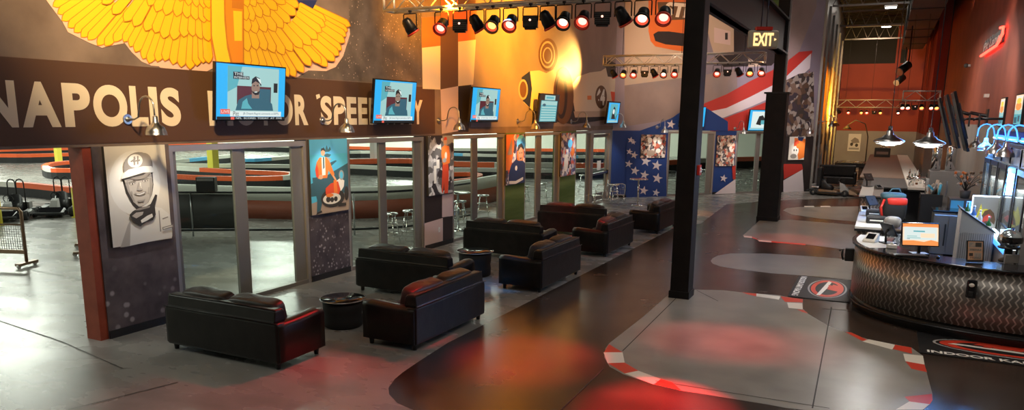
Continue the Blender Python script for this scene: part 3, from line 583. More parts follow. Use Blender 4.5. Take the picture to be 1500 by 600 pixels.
red_driver = [('p_blue', rc(0, 0, 1, 1)), ('sky_blue', rc(0, .8, 1, 1)), ('p_slate', [(0, .42), (.3, .48), (.6, .56), (1, .66), (1, .25), (0, .25)]), ('p_tan', [(0, 0), (1, 0), (1, .26), (0, .16)]),
 ('p_slate', [(.32, .86), (.36, .90), (.40, .86), (.44, .92), (.48, .86), (.52, .90), (.55, .86), (.5, .83), (.37, .83)]), ('p_slate', [(.35, .79), (.44, .81), (.55, .79), (.5, .76), (.4, .76)]), ('p_grey', [(.37, .73), (.46, .76), (.56, .73), (.5, .70), (.4, .70)]), ('p_slate', [(.38, .66), (.66, .71), (.7, .70), (.45, .60)]),
 ('p_slate', [(.04, .50), (.16, .50), (.42, .46), (.38, .30), (.28, .18), (.22, .05), (.12, .03), (.14, .2), (.06, .38)]), ('p_dark', [(.12, .03), (.24, .05), (.26, .02), (.1, 0)]),
 ('p_orange', [(.16, .70), (.24, .76), (.42, .76), (.5, .70), (.62, .52), (.58, .48), (.46, .58), (.42, .48), (.18, .48), (.12, .60)]), ('p_red', [(.12, .60), (.16, .70), (.2, .60), (.2, .50), (.14, .50)]), ('p_light', [(.29, .76), (.38, .76), (.38, .52), (.29, .52)]), ('p_slate', [(.32, .76), (.36, .76), (.36, .62), (.32, .60)]),
 ('p_flesh', ell(.33, .825, .052, .045)), ('p_dark', [(.275, .84), (.29, .88), (.35, .885), (.385, .86), (.38, .84), (.33, .858)]), ('p_flesh', ell(.25, .50, .06, .03)), ('p_flesh', [(.58, .52), (.64, .47), (.68, .42), (.64, .42), (.56, .49)]),
 ('p_dark', ell(.55, .20, .32, .13)), ('p_light', [(.64, .42), (.76, .46), (.88, .42), (.86, .34), (.78, .28), (.68, .32)]), ('p_grey', ell(.80, .50, .07, .07)), ('p_blue', ell(.80, .50, .045, .05)),
 ('p_red', [(.36, .34), (.5, .40), (.7, .42), (.76, .30), (.70, .22), (.5, .24), (.36, .26)]), ('p_orange', [(.58, .44), (.66, .44), (.68, .26), (.58, .26)]), ('p_cream', ell(.52, .19, .24, .075)), ('p_dark', ell(.42, .185, .06, .04)), ('p_dark', ell(.52, .175, .05, .035)), ('p_dark', ell(.62, .18, .05, .035)), ('p_orange', ell(.46, .24, .1, .025)),
 ('p_dark', ell(.92, .24, .06, .1)), ('p_dark', rc(.68, .07, .9, .11))]
poster(A, 10.72, 11.8, 1.26, 2.64, 'blue poster of a man in red jacket leaning on a red and white race car', red_driver)
poster(A, 14.72, 15.86, 1.26, 2.63, 'grey poster with a driver in a red suit above the checkered panel',
 [('crowd_d', rc(0, 0, 1, 1)), ('p_grey', [(.55, 1), (1, 1), (1, .9), (.6, .8)]), ('p_red', [(.55, .50), (.78, .52), (.80, .30), (.76, 0), (.62, 0), (.6, .2), (.55, 0), (.5, .05)]), ('p_orange', [(.52, .80), (.64, .84), (.80, .82), (.86, .66), (.84, .52), (.56, .50), (.50, .66)]), ('p_flesh', ell(.66, .9, .07, .06)), ('p_red', [(.59, .92), (.62, .97), (.70, .98), (.74, .93)]), ('p_cream', ell(.68, .66, .05, .06)), ('p_grey', ell(.62, .58, .08, .04)), ('p_light', rc(.2, .2, .3, .5)), ('p_light', rc(.3, .45, .42, .6))])
poster(A, 18.72, 19.95, 1.2, 2.6, 'orange and navy poster of a driver in black above the green panel nearest the camera',
 [('crowd_b', rc(0, 0, 1, 1)), ('p_orange', [(0, .3), (.0, 1), (.35, 1), (.42, .8), (.35, .55), (.2, .3)]), ('p_tan', [(.05, .6), (.3, .95), (.3, .6)]), ('sky_blue', ell(.78, .82, .24, .16)), ('p_orange', ell(.74, .60, .2, .2)), ('p_flesh', ell(.76, .60, .13, .15)), ('p_dark', [(.56, .66), (.62, .78), (.8, .82), (.94, .70), (.9, .68), (.76, .74), (.62, .66)]), ('p_dark', ell(.71, .62, .025, .015)), ('p_dark', ell(.81, .62, .025, .015)), ('p_dark', [(.70, .52), (.82, .52), (.76, .49)]),
  ('p_navy', [(.3, .42), (.5, .5), (.66, .46), (.86, .46), (1, .4), (1, 0), (.1, 0), (.15, .25)]), ('p_light', ell(.52, .32, .06, .05)), ('p_cream', [(.15, .08), (.5, .06), (.9, .12), (.9, .06), (.5, .0), (.15, .02)])])
poster(A, 22.7, 24.0, 1.18, 2.58, 'crowded collage poster above the second green panel, left of the door', [('crowd_b', rc(0, 0, 1, 1)), ('sky_blue', ell(.6, .75, .16, .1)), ('p_light', ell(.35, .3, .14, .2)), ('p_orange', ell(.8, .55, .12, .1))])
a = B.px(937, 231); b = B.px(975, 197); poster(B, a[0], b[0], a[1], b[1], 'team photo poster on the blue star-covered wall', [('crowd_c', rc(0, 0, 1, 1)), ('p_light', ell(.35, .75, .09, .12)), ('p_light', ell(.55, .78, .08, .12)), ('p_light', ell(.75, .7, .09, .12)), ('p_tan', ell(.4, .2, .16, .14)), ('p_light', ell(.7, .3, .1, .1))], 'posters on the angled wall')
a = B.px(1047, 243); b = B.px(1077, 198); poster(B, a[0], b[0], a[1], b[1], 'brown crowd photo poster above the small blue star panel', [('crowd_c', rc(0, 0, 1, 1))], 'posters on the angled wall')
a = B.px(1153, 234); b = B.px(1179, 200); poster(B, a[0], b[0], a[1], b[1], 'orange, white and blue poster just right of the thick black column', [('p_cream', rc(0, 0, 1, 1)), ('p_orange', [(.3, .95), (1, .9), (1, .1), (.65, .0), (.55, .3), (.3, .5)]), ('p_navy', [(.5, 1), (.9, .98), (.8, .8), (.55, .84)]), ('p_red', ell(.45, .72, .16, .14)), ('p_light', ell(.4, .38, .22, .22)), ('p_mid', ell(.32, .16, .2, .1)), ('p_dark', ell(.33, .42, .04, .05)), ('p_dark', ell(.48, .42, .04, .05)), ('p_orange', ell(.55, .6, .1, .1))], 'posters on the angled wall')

# ------------------------------------------------------------------ televisions
def tv_person(hat='s_white', k=0):
    return [('s_cyan', rc(0, 0, 1, 1)), ('s_pale', rc(.15, .12, .90, .97)), ('s_tealbg', [(.15, .97), (.35, .97), (.28, .6), (.15, .5)]), ('s_maroon', rc(.28, .28, .78, .62)), ('s_teal', rc(.60, .3, .77, .58)), ('s_black', rc(.82, .52, .88, .70)),
     ('s_teal', [(.26, .17), (.30, .36), (.40, .44), (.48, .47), (.60, .47), (.72, .40), (.80, .30), (.82, .17)]), ('s_tealbg', [(.34, .2), (.36, .33), (.42, .40), (.44, .30), (.5, .2)]), ('s_skin', [(.49, .40), (.60, .40), (.60, .56), (.49, .56)]), ('s_skin', ell(.545, .60, .062, .13)), ('s_black', [(.48, .55), (.50, .50), (.54, .46), (.59, .47), (.61, .55), (.58, .52), (.54, .535), (.51, .52)]), ('s_white', [(.525, .525), (.57, .53), (.565, .51), (.53, .508)]),
     ('s_black', ell(.52, .635, .012, .012)), ('s_black', ell(.57, .64, .012, .012)), ('s_black', [(.48, .66), (.49, .76), (.54, .81), (.60, .78), (.63, .68), (.62, .62), (.60, .68), (.54, .72), (.50, .68)]), (hat, [(.55, .79), (.61, .76), (.63, .66), (.60, .70)]),
     ('s_black', rc(.22, .80, .36, .87)), ('s_black', rc(.22, .74, .45, .80)), ('s_red', rc(.05, .10, .18, .19)), ('s_white', rc(.18, .06, .94, .155)), ('s_black', rc(.0, .0, 1, .055)), ('s_red', rc(.19, .0, .24, .05))]
def tv_text(q, L, W, Hh, n, t, u0, v0, u1, v1, m): q.text(L, t, (u0-.5)*W, v0*Hh, (u1-.5)*W, v1*Hh, m, n)
def tv(loc, rz, W, Hh, label, art, texts=(), tilt=.10, extra=None, group='wall televisions over the lounge'):
    t = thing('television', label, 'television', loc, rz, group)
    S = Frame((.07, 0, -Hh/2), (0, 1, 0), (math.sin(-tilt), 0, math.cos(tilt)))
    if S.N.x < 0: S.N = -S.N
    S.V = Vector((-math.sin(tilt)*-1, 0, math.cos(tilt))); S.N = S.U.cross(S.V); S.N = S.N if S.N.x > 0 else -S.N
    q = MB(); q.box((-W/2, 0, -.06), (W/2, Hh, 0), 'black_gloss', S); q.box((-W*.3, Hh*.2, -.1), (W*.3, Hh*.8, -.06), 'black', S); q.build('cabinet', t, bevel=.006)
    q = MB(); b = .02; w, h = W-2*b, Hh-2*b; Z = Frame(S.pt(0, b, 0), S.U, S.V, S.N)
    q.art(Z, [(m, [((u-.5)*w, v*h) for u, v in p]) for m, p in art], .0012, .0006)
    for x in texts: tv_text(q, Z, w, h, .018, *x)
    q.build('screen', t, normals=False)
    q = MB(); q.box((-.16, -.12, -.16), (-.13, .12, .16), 'black'); q.tube([(-.13, 0, .05), (-.06, 0, .05), (-.02, 0, 0)], .022, 'black'); q.build('wall_bracket', t)
    return t
news = [('THE', .23, .81, .35, .86, 's_white'), ('INTERVIEW', .23, .75, .44, .79, 's_white'), ('Pitt', .22, .07, .30, .15, 's_black'), ('JB: Doesnt Regret comments at ESPYs', .36, .085, .9, .135, 's_teal'), ('LIVE', .06, .12, .17, .17, 's_white'), ('NFL  SCORES  TODAY  AT  FIVE', .26, .012, .95, .045, 's_white')]
n3 = [x for x in news if x[0] != 'NFL  SCORES  TODAY  AT  FIVE']
tv((-9.24, 9.18, 3.42), 0, 1.5, .88, 'nearest television, news interview with a man in a cap, over the word MOTOR', tv_person(), news)
tv((-9.24, 13.14, 3.36), 0, 1.5, .88, 'second television from the left, interview picture, over the word SPEEDWAY', tv_person(), n3)
tv((-9.24, 17.1, 3.37), 0, 1.5, .86, 'third television from the left, beside the checkered flag mural', tv_person(), n3)
tbl = [('s_black', rc(0, 0, 1, 1)), ('s_tealbg', rc(.08, .03, .92, .78)), ('s_pale', rc(.25, .8, .78, .97)), ('s_tealbg', rc(.32, .85, .7, .92)), ('s_pale', rc(.1, .62, .9, .76))] + [('s_pale', rc(.12, .06+i*.09, .88, .11+i*.09)) for i in range(6)] + [('s_teal', ell(.24, .62, .08, .05))]
tv((-9.24, 21.12, 3.34), 0, 1.5, .86, 'television listing race results in rows, on the race car mural', tbl)
tv((-9.24, 27.2, 3.27), 0, 1.42, .82, 'television with a single figure on cyan, at the end of the race car mural', [('s_black', rc(0, 0, 1, 1)), ('s_cyan', rc(.05, .03, .95, .96)), ('s_tealbg', rc(.2, .2, .8, .9)), ('s_black', [(.35, .2), (.4, .6), (.5, .8), (.62, .7), (.6, .4), (.7, .2)]), ('s_white', ell(.5, .55, .08, .12)), ('s_pale', rc(.1, .05, .9, .14))])
rB = math.atan2(B.N.y, B.N.x)
u, v = B.px(1015, 171, .3); tv(B.pt(u, v, .18), rB, 1.2, .8, 'television half hidden behind the nearest black column', [('s_cyan', rc(0, 0, 1, 1)), ('s_white', rc(.1, .45, .6, .9))] + [('s_teal', rc(.1, .1+i*.1, .7, .15+i*.1)) for i in range(3)])
u, v = B.px(1115, 176, .3); tv(B.pt(u, v, .18), rB, 1.25, .86, 'television partly behind the thick far column, over the red flag stripes', [('s_cyan', rc(0, 0, 1, 1)), ('s_white', rc(.1, .12, .95, .93)), ('s_black', [(.3, .3), (.4, .7), (.55, .75), (.7, .5), (.85, .6), (.9, .3), (.7, .25), (.6, .4), (.5, .25)]), ('s_tealbg', rc(.5, .3, .8, .5)), ('s_pale', rc(.05, .04, .95, .11))])

# ------------------------------------------------------------------ gooseneck lamps on the wall
def goose(am='steel'):
    t = thing('gooseneck_lamp', '', 'wall lamp', (0, 0, 0))
    q = MB(); q.cyl((0, 0, 0), (.03, 0, 0), .07, 'steel', n=20); q.sphere((.03, 0, 0), .04, 'steel', (.6, 1, 1), 8); q.build('wall_plate', t)
    pts = [(.03, 0, 0), (.16, 0, 0), (.24, 0, .03)] + [(.42-.15*math.cos(a), 0, .14+.17*math.sin(a)) for a in [i*PI/8 for i in range(1, 8)]] + [(.565, 0, .08), (.57, 0, .02)]
    q = MB(); q.tube(pts, .013, am, 8); q.build('arm', t)
    q = MB(); q.lathe([(.02, .05), (.035, .04), (.04, -.03), (.06, -.06), (.11, -.10), (.135, -.16), (.14, -.20), (.145, -.205), (.135, -.20), (.125, -.155), (.05, -.07)], 'steel', (.57, 0, 0), 24); q.build('shade', t)
    q = MB(); q.sphere((.57, 0, -.14), .05, 'lamp_glow', n=8); q.build('bulb', t); return t
g0 = goose()
gl = [((XA, 7.1, 3.0), 0, 'gooseneck wall lamp over the black and white portrait'), ((XA, 11.15, 2.98), 0, 'gooseneck wall lamp over the blue poster of a man in red'), ((XA, 15.25, 2.98), 0, 'gooseneck wall lamp over the grey poster, beside the checkered mural'),
      ((XA, 19.5, 2.96), 0, 'gooseneck wall lamp over the orange poster'), ((XA, 23.6, 2.95), 0, 'gooseneck wall lamp over the collage poster left of the door'), ((XA, 27.5, 2.93), 0, 'gooseneck wall lamp over the glass door with a push bar')]
for x, y, lab in ((962, 186, 'gooseneck wall lamp over the team photo on the blue wall'), (1076, 188, 'gooseneck wall lamp over the brown crowd photo'), (1172, 188, 'gooseneck wall lamp right of the thick far column')):
    u, v = B.px(x, y); gl.append((B.pt(u, v), rB, lab))
for i, (l, r, lab) in enumerate(gl):
    if i == 0: g0.location = l; g0.rotation_euler.z = r; g0['label'] = lab; g0['group'] = 'gooseneck lamps along the lounge walls'
    else: dup(g0, l, r, lab)
for i in range(5):
    dup(g0, D.pt(2.2+i*1.5, 3.0), 0, ORD[i]+' white gooseneck lamp from the near end of the corridor wall', 'gooseneck lamps on the corridor wall')

# ------------------------------------------------------------------ sofas and low tables
def arm_mesh(sx):
    q = MB(); L, Dp = 1.96, .86; rows = []; x0 = sx*(L/2-.10); n = 14
    for i in range(9):
        y = -Dp/2+.02+(Dp-.02)*i/8; hgt = .60+.035*(i/8)**2+(-.02 if i == 8 else 0); w = .11 if i < 8 else .10
        pr = [(-w, .10)] + [(w*math.cos(PI-PI*k/n), hgt-.07+.07*math.sin(PI*k/n)) for k in range(n+1)] + [(w, .10)]
        rows.append([(x0+a, y, b) for a, b in pr])
    V = q.grid(rows, 'leather', True); q.cap(V[0], 'leather'); q.cap(V[-1][::-1], 'leather'); return q
def puffy(c, s, m, rot=None, seed=0):
    rnd = random.Random(seed); ph = [rnd.uniform(0, 6) for _ in range(4)]
    def pf(v):
        k = 1+.03*math.sin(9*v.x+ph[0])+.02*math.sin(17*v.x+ph[1]+8*v.z); return Vector((v.x, v.y*k, v.z*(k+.02*math.sin(13*v.x+ph[2]))))
    q = MB(); q.sphere(c, 1, m, (s[0]/2, s[1]/2, s[2]/2), 16, .33, rot, pf); return q
def sofa():
    t = thing('sofa', '', 'sofa', (0, 0, 0)); L, Dp = 1.96, .86
    q = MB(); q.box((-L/2+.01, -Dp/2, .08), (L/2-.01, -Dp/2+.16, .60), 'leather'); q.box((-L/2+.18, -Dp/2+.1, .08), (L/2-.18, Dp/2-.02, .30), 'leather'); q.build('base', t, bevel=.03, seg=3)
    q = MB(); rows = []
    for z, y0, y1, ins in ((.585, .0, .2, .06), (.62, .015, .21, .05), (.74, .03, .19, .05), (.765, .05, .16, .07)): rows.append([(-L/2+ins, -Dp/2+y0, z), (L/2-ins, -Dp/2+y0, z), (L/2-ins, -Dp/2+y1, z), (-L/2+ins, -Dp/2+y1, z)])
    V = q.grid(rows, 'leather', True, False); q.cap(V[0][::-1], 'leather'); q.cap(V[-1], 'leather'); q.build('backrest', t, bevel=.02, seg=3)
    q = MB(); q.tube([(-L/2+.06, -Dp/2+.035, .758), (0, -Dp/2+.04, .768), (L/2-.06, -Dp/2+.035, .758)], .008, 'cushion_leather', 6); q.tube([(-L/2, -Dp/2-.002, .60), (L/2, -Dp/2-.002, .60)], .006, 'leather', 6); q.build('piping', t)
    for s in (-1, 1): arm_mesh(s).build('arm', t)
    for s in (-1, 1):
        puffy((s*.38, .07, .36), (.77, .68, .20), 'leather', seed=3+s).build('seat_cushion', t)
        puffy((s*.415, -.17, .615), (.82, .25, .43), 'cushion_leather', Matrix.Rotation(.2, 3, 'X'), 8+s).build('back_cushion', t)
    for sx in (-1, 1):
        for sy in (-1, 1):
            q = MB(); x, y = sx*(L/2-.09), sy*(Dp/2-.08); q.cyl((x, y, 0), (x, y, .1), .028, 'black', .04, 10); q.build('leg', t)
    return t
s0 = sofa(); R90 = PI/2
sl = [((-7.35, 7.03), 0, 'black leather sofa nearest the camera, its back to the camera, beside the portrait wall'),
      ((-5.75, 9.0), R90, 'black leather sofa at the walkway edge nearest the camera, red light on its arm'),
      ((-7.28, 10.98), 0, 'black leather sofa with its back to the camera, behind the nearest round table'),
      ((-5.65, 12.9), R90, 'black leather sofa along the walkway edge with blue light on its corner'),
      ((-7.42, 15.1), 0, 'black leather sofa with its back to the camera, behind the blue-lit round table'),
      ((-5.76, 16.8), R90, 'leather sofa along the walkway edge glowing red on its side'),
      ((-7.25, 18.85), 0, 'dark red lit sofa, farthest of those with their backs to the camera'),
      ((-5.65, 20.75), R90, 'farthest leather sofa along the walkway edge, near the tall black column')]
for i, (l, r, lab) in enumerate(sl):
    if i == 0: s0.location = (*l, 0); s0['label'] = lab; s0['group'] = 'black leather lounge sofas'
    else: dup(s0, (*l, 0), r, lab)
def drum(loc, r, h, label):
    t = thing('round_table', label, 'table', (*loc, 0), 0, 'round drum tables between the sofas'); k = r
    q = MB(); q.lathe([(0, 0), (k*.78, 0), (k*.86, .02), (k*.88, h*.3), (k*.84, h*.45), (k*.88, h*.6), (k*.9, h-.06), (k*.8, h-.03), (0, h-.03)], 'rubber', n=32); q.build('drum', t)
    q = MB(); q.lathe([(0, h-.03), (k*.97, h-.03), (k, h-.02), (k, h-.008), (k*.98, h), (0, h)], 'black_gloss', n=40); q.build('top', t)
    q = MB(); q.tube([(k*math.cos(a), k*math.sin(a), h-.014) for a in [i*PI/16 for i in range(32)]], .010, 'steel', 6, True); q.build('rim', t)
    return t
drum((-7.0, 8.62), .33, .43, 'round black drum table nearest the camera, between the first two sofas')
drum((-7.03, 12.75), .36, .50, 'round drum table with a blue reflection on its rim, second from the camera')
t = thing('low_post', 'short post with a red and white tip at the walkway edge, by the farthest sofa', 'post', (*gp(990, 352)[:2], 0)); q = MB(); q.cyl((0, 0, 0), (0, 0, .03), .07, 'black'); q.cyl((0, 0, .03), (0, 0, .40), .018, 'black'); q.build('pole', t); q = MB(); q.sphere((0, 0, .42), .045, 'kerb_red', n=8); q.build('tip', t)

# ------------------------------------------------------------------ stools, high tables, chairs beyond the seating
def stool():
    t = thing('bar_stool', '', 'stool'); q = MB(); q.lathe([(0, .72), (.17, .72), (.19, .74), (.18, .765), (0, .77)], 'chrome', n=24); q.build('seat', t)
    for a in range(4):
        c, s = math.cos(a*R90+.78), math.sin(a*R90+.78); q = MB(); q.tube([(.12*c, .12*s, .73), (.2*c, .2*s, .3), (.25*c, .25*s, 0.008)], .013, 'chrome', 7); q.build('leg', t)
    for r, z in ((.205, .25), (.165, .5)): q = MB(); q.tube([(r*math.cos(i*PI/10), r*math.sin(i*PI/10), z) for i in range(20)], .010, 'chrome', 6, True); q.build('foot_ring', t)
    return t
def high_table(h=1.05, m='chrome'):
    t = thing('high_table', '', 'table'); q = MB(); q.lathe([(0, h-.03), (.33, h-.03), (.34, h-.015), (.33, h), (0, h)], m, n=32); q.build('tabletop', t)
    q = MB(); q.cyl((0, 0, .03), (0, 0, h-.03), .035, 'chrome'); q.build('pedestal', t)
    q = MB(); q.lathe([(0, 0), (.24, 0), (.24, .012), (.05, .05), (0, .05)], 'chrome', n=28); q.build('foot', t); return t
def wire_chair():
    t = thing('wire_chair', '', 'chair'); q = MB(); q.box((-.2, -.2, .44), (.2, .2, .46), 'chrome'); q.build('seat', t, bevel=.01)
    q = MB(); q.tube([(-.2, -.2, .45), (-.21, -.24, .8), (-.12, -.26, .84), (.12, -.26, .84), (.21, -.24, .8), (.2, -.2, .45)], .012, 'chrome', 7)
    for k in range(-2, 3): q.tube([(k*.07, -.21, .46), (k*.07, -.255, .83)], .005, 'chrome', 5)
    q.tube([(-.205, -.23, .65), (.205, -.23, .65)], .006, 'chrome', 5); q.build('backrest', t)
    for sx in (-1, 1):
        for sy in (-1, 1): q = MB(); q.tube([(sx*.19, sy*.19, .44), (sx*.23, sy*.23, .008)], .011, 'chrome', 6); q.build('leg', t)
    return t
st0, ht0, wc0 = stool(), high_table(), wire_chair()
def place(first, spots, group):
    for i, (x, y, r, lab) in enumerate(spots):
        if i == 0: first.location = (x, y, 0); first.rotation_euler.z = r; first['label'] = lab; first['group'] = group
        else: dup(first, (x, y, 0), r, lab, group)
place(st0, [(-10.6, 14.95, .2, 'chrome bar stool behind the second glass bay, left of the other stool there'), (-10.5, 15.65, .9, 'chrome bar stool behind the second glass bay, beside its right stile'), (-10.5, 18.15, .3, 'chrome bar stool under the high table behind the third glass bay'), (-10.7, 19.9, .5, 'chrome bar stool behind the right pane of the third glass bay'),
            (-10.9, 23.2, 0, 'chrome bar stool behind the left pane of the fourth glass bay'), (-10.8, 24.6, .4, 'chrome bar stool behind the right pane of the fourth glass bay'), (-11, 29.2, .4, 'chrome bar stool seen through the glass door'), (-8.5, 25.7, .4, 'chrome stool at the flag topped table in front of the blue wall')], 'chrome stools along the glass')
place(ht0, [(-10.3, 17.7, 0, 'round high table behind the third glass bay'), (-10.9, 22.3, 0, 'round high table behind the fourth glass bay'), (-10.9, 26.8, 0, 'round high table behind the fifth glass bay')], 'high tables behind the glass')
h2 = high_table(.95); h2.location = (-7.75, 26.2, 0); h2['label'] = 'round chrome table with striped red and white top before the blue star wall'; h2['group'] = 'high tables before the blue wall'
q = MB(); q.art(FL, [('flag_red', ell(0, 0, .325, .325)), ('flag_white', rc(-.27, -.14, .27, -.06)), ('flag_white', rc(-.28, .06, .28, .14)), ('flag_blue', rc(-.2, -.05, 0, .16))], .951, .0006); o = q.build('table_graphic', h2, normals=False)
cs = [(gp(905, 303), .4, 'chrome chair just right of the glass door'), (gp(880, 297), 2., 'chrome chair standing in front of the glass door'), (gp(870, 305), 1.2, 'chrome chair left of the glass door foot'), (gp(1000, 284)+Vector((-.8, 1.2, 0)), 3.5, 'bright chrome chair behind the glass left of the near column'),
      (gp(1040, 281)+Vector((-.8, 1.4, 0)), 2.5, 'chrome chair behind the glass right of the near column'), (gp(1088, 283)+Vector((-.4, 1.4, 0)), 3.9, 'chrome chair behind the glass left of the thick column'), (gp(1107, 281)+Vector((-.4, 1.4, 0)), 2.8, 'chrome chair behind the glass touching the thick column outline')]
place(wc0, [(p.x, p.y, r, lab) for p, r, lab in cs], 'chrome chairs near the blue wall')

# ------------------------------------------------------------------ stage trusses with lamps
def truss(x0, x1, y, z, lab, s=.3, seg=.33, group='lighting trusses'):
    t = thing('lighting_truss', lab, 'truss', (0, 0, 0), 0, group)
    for dy in (-s/2, s/2):
        for dz in (0, s): q = MB(); q.cyl((x0, y+dy, z+dz), (x1, y+dy, z+dz), .024, 'truss_alu', n=10); q.build('chord', t)
    q = MB(); n = int((x1-x0)/seg)
    for i in range(n):
        a, b = x0+(x1-x0)*i/n, x0+(x1-x0)*(i+1)/n; f = i % 2
        for dy in (-s/2, s/2): q.cyl((a, y+dy, z+(s if f else 0)), (b, y+dy, z+(0 if f else s)), .010, 'truss_alu', n=6)
        for dz in (0, s): q.cyl((a, y-s/2*(1 if f else -1), z+dz), (b, y+s/2*(1 if f else -1), z+dz), .010, 'truss_alu', n=6)
    for x in (x0, x1):
        for a, b in (((-s/2, 0), (-s/2, s)), ((s/2, 0), (s/2, s)), ((-s/2, 0), (s/2, 0)), ((-s/2, s), (s/2, s))): q.cyl((x, y+a[0], z+a[1]), (x, y+b[0], z+b[1]), .022, 'truss_alu', n=8)
    q.build('lacing', t)
    q = MB()
    for k in (.12, .5, .88): q.cyl((x0+(x1-x0)*k, y, z+s), (x0+(x1-x0)*k, y, 9.81), .008, 'black', n=5)
    q.build('cable', t); return t
def lamp(kind, lens, ring):
    t = thing('stage_lamp', '', 'stage lamp')
    q = MB(); q.box((-.02, -.025, -.02), (.02, .025, .04), 'black'); q.cyl((0, 0, -.02), (0, 0, -.05), .012, 'black', n=8); q.build('clamp', t)
    q = MB(); q.tube([(-.13, 0, -.26), (-.13, 0, -.06), (-.115, 0, -.045), (.115, 0, -.045), (.13, 0, -.06), (.13, 0, -.26)], .010, 'black', 6); q.build('yoke', t)
    ax = {'front': Vector((.12, -.95, -.80)), 'away': Vector((.45, .5, -1)), 'flood': Vector((.3, -1, 0))}[kind].normalized()
    c = Vector((0, 0, -.27)); q = MB()
    if kind == 'flood':
        Fr = Frame(c, (1, .3, 0), (0, 0, 1), ax)
        q.box((-.115, -.09, -.07), (.115, .09, .05), 'black', Fr); q.box((-.09, -.12, -.05), (.09, -.09, .03), 'black', Fr)
        for k in range(5): q.box((-.12, -.06+k*.03, .05), (.12, -.05+k*.03, .062), 'dark_grey', Fr)
        q.build('housing', t, bevel=.004)
        q = MB(); q.sphere(Fr.pt(0, .02, .065), .018, 'lens_pink' if lens == 'led' else 'lens_dark', n=6); q.build('indicator', t); return t
    q.lathe([(0, -.17), (.05, -.165), (.085, -.12), (.09, -.04), (.10, 0), (.105, .10), (.097, .10), (.09, .03)], 'black_metal', c, 24, ax); q.build('housing', t)
    q = MB(); q.lathe([(0, .05), (.066, .055)], lens, c, 24, ax); q.lathe([(.066, .055), (.098, .085)], 'gel_glow' if kind == 'front' else 'lens_dark', c, 24, ax); q.build('lens', t)
    q = MB(); q.lathe([(.098, .085), (.122, .085), (.122, .115), (.098, .115), (.098, .085)], ring, c, 8 if kind == 'away' else 24, ax); q.build('gel_frame', t); return t
KIND = {'a': ('front', 'lens_pink', 'kerb_red', 'red framed lit lamp'), 'y': ('front', 'lens_amber', 'bronze', 'glowing amber lamp'), 'w': ('front', 'lens_warm', 'black', 'small white lit lamp'), 'b': ('flood', 'led', '', 'boxy dark flood lamp'), 'c': ('away', 'lens_dark', 'kerb_red', 'unlit dark lamp turned away')}
proto = {}
def lamps(xs, y, z, where, group, ypx=20):
    Fm = Frame((0, y, 0), (1, 0, 0), (0, 0, 1), (0, -1, 0))
    for i, (x, k) in enumerate(xs):
        X = Fm.px(x, ypx)[0]; lab = '%s, %s from the left on the %s' % (KIND[k][3], ORD[i], where); loc = (X, y-.05, z)
        if k not in proto: proto[k] = lamp(*KIND[k][:3]); p = proto[k]; p.location = loc; p['label'] = lab; p['group'] = group
        else: dup(proto[k], loc, 0, lab, group)
Y1, Z1 = 11.3, 4.84
Fm1 = Frame((0, Y1, 0), (1, 0, 0), (0, 0, 1), (0, -1, 0))
truss(Fm1.px(570, 17)[0], -1.2, Y1, Z1+.02, 'nearest aluminium lighting truss along the top edge')
lamps([(603, 'c'), (649, 'a'), (676, 'b'), (701, 'c'), (724, 'y'), (750, 'a'), (779, 'b'), (804, 'c'), (828, 'w'), (856, 'a'), (884, 'b'), (914, 'c'), (943, 'w'), (974, 'a')], Y1, Z1, 'nearest truss', 'stage lamps on the nearest truss', 25)
Y2, Z2 = 25.1, 4.81
Fm2 = Frame((0, Y2, 0), (1, 0, 0), (0, 0, 1), (0, -1, 0))
truss(Fm2.px(886, 93)[0], Fm2.px(1120, 96)[0], Y2, Z2+.02, 'second aluminium lighting truss, behind the near column')
lamps([(900, 'c'), (914, 'y'), (929, 'a'), (945, 'b'), (959, 'c'), (973, 'w'), (989, 'a'), (1006, 'b'), (1051, 'a'), (1066, 'b'), (1083, 'c'), (1099, 'y'), (1116, 'a')], Y2, Z2, 'second truss', 'stage lamps on the second truss', 105)
Y3 = 52; Fm3 = Frame((0, Y3, 0), (1, 0, 0), (0, 0, 1), (0, -1, 0)); a, z3 = Fm3.px(1226, 157)
truss(a, Fm3.px(1326, 157)[0], Y3, z3, 'farthest small lighting truss before the red end wall', .45, .5)
lamps([(1230, 'c'), (1243, 'a'), (1262, 'y'), (1270, 'a'), (1281, 'b'), (1290, 'y'), (1316, 'w')], Y3, z3-.02, 'farthest truss', 'stage lamps on the farthest truss', 160)
Y4 = 38; Fm4 = Frame((0, Y4, 0), (1, 0, 0), (0, 0, 1), (0, -1, 0)); a, z4 = Fm4.px(1322, 147)
truss(a, Fm4.px(1376, 147)[0], Y4, z4, 'short lighting truss against the right red wall', .4, .4)
lamps([(1322, 'w'), (1330, 'w'), (1340, 'b'), (1350, 'y'), (1364, 'w'), (1372, 'y')], Y4, z4-.02, 'short right truss', 'stage lamps on the right truss', 155)

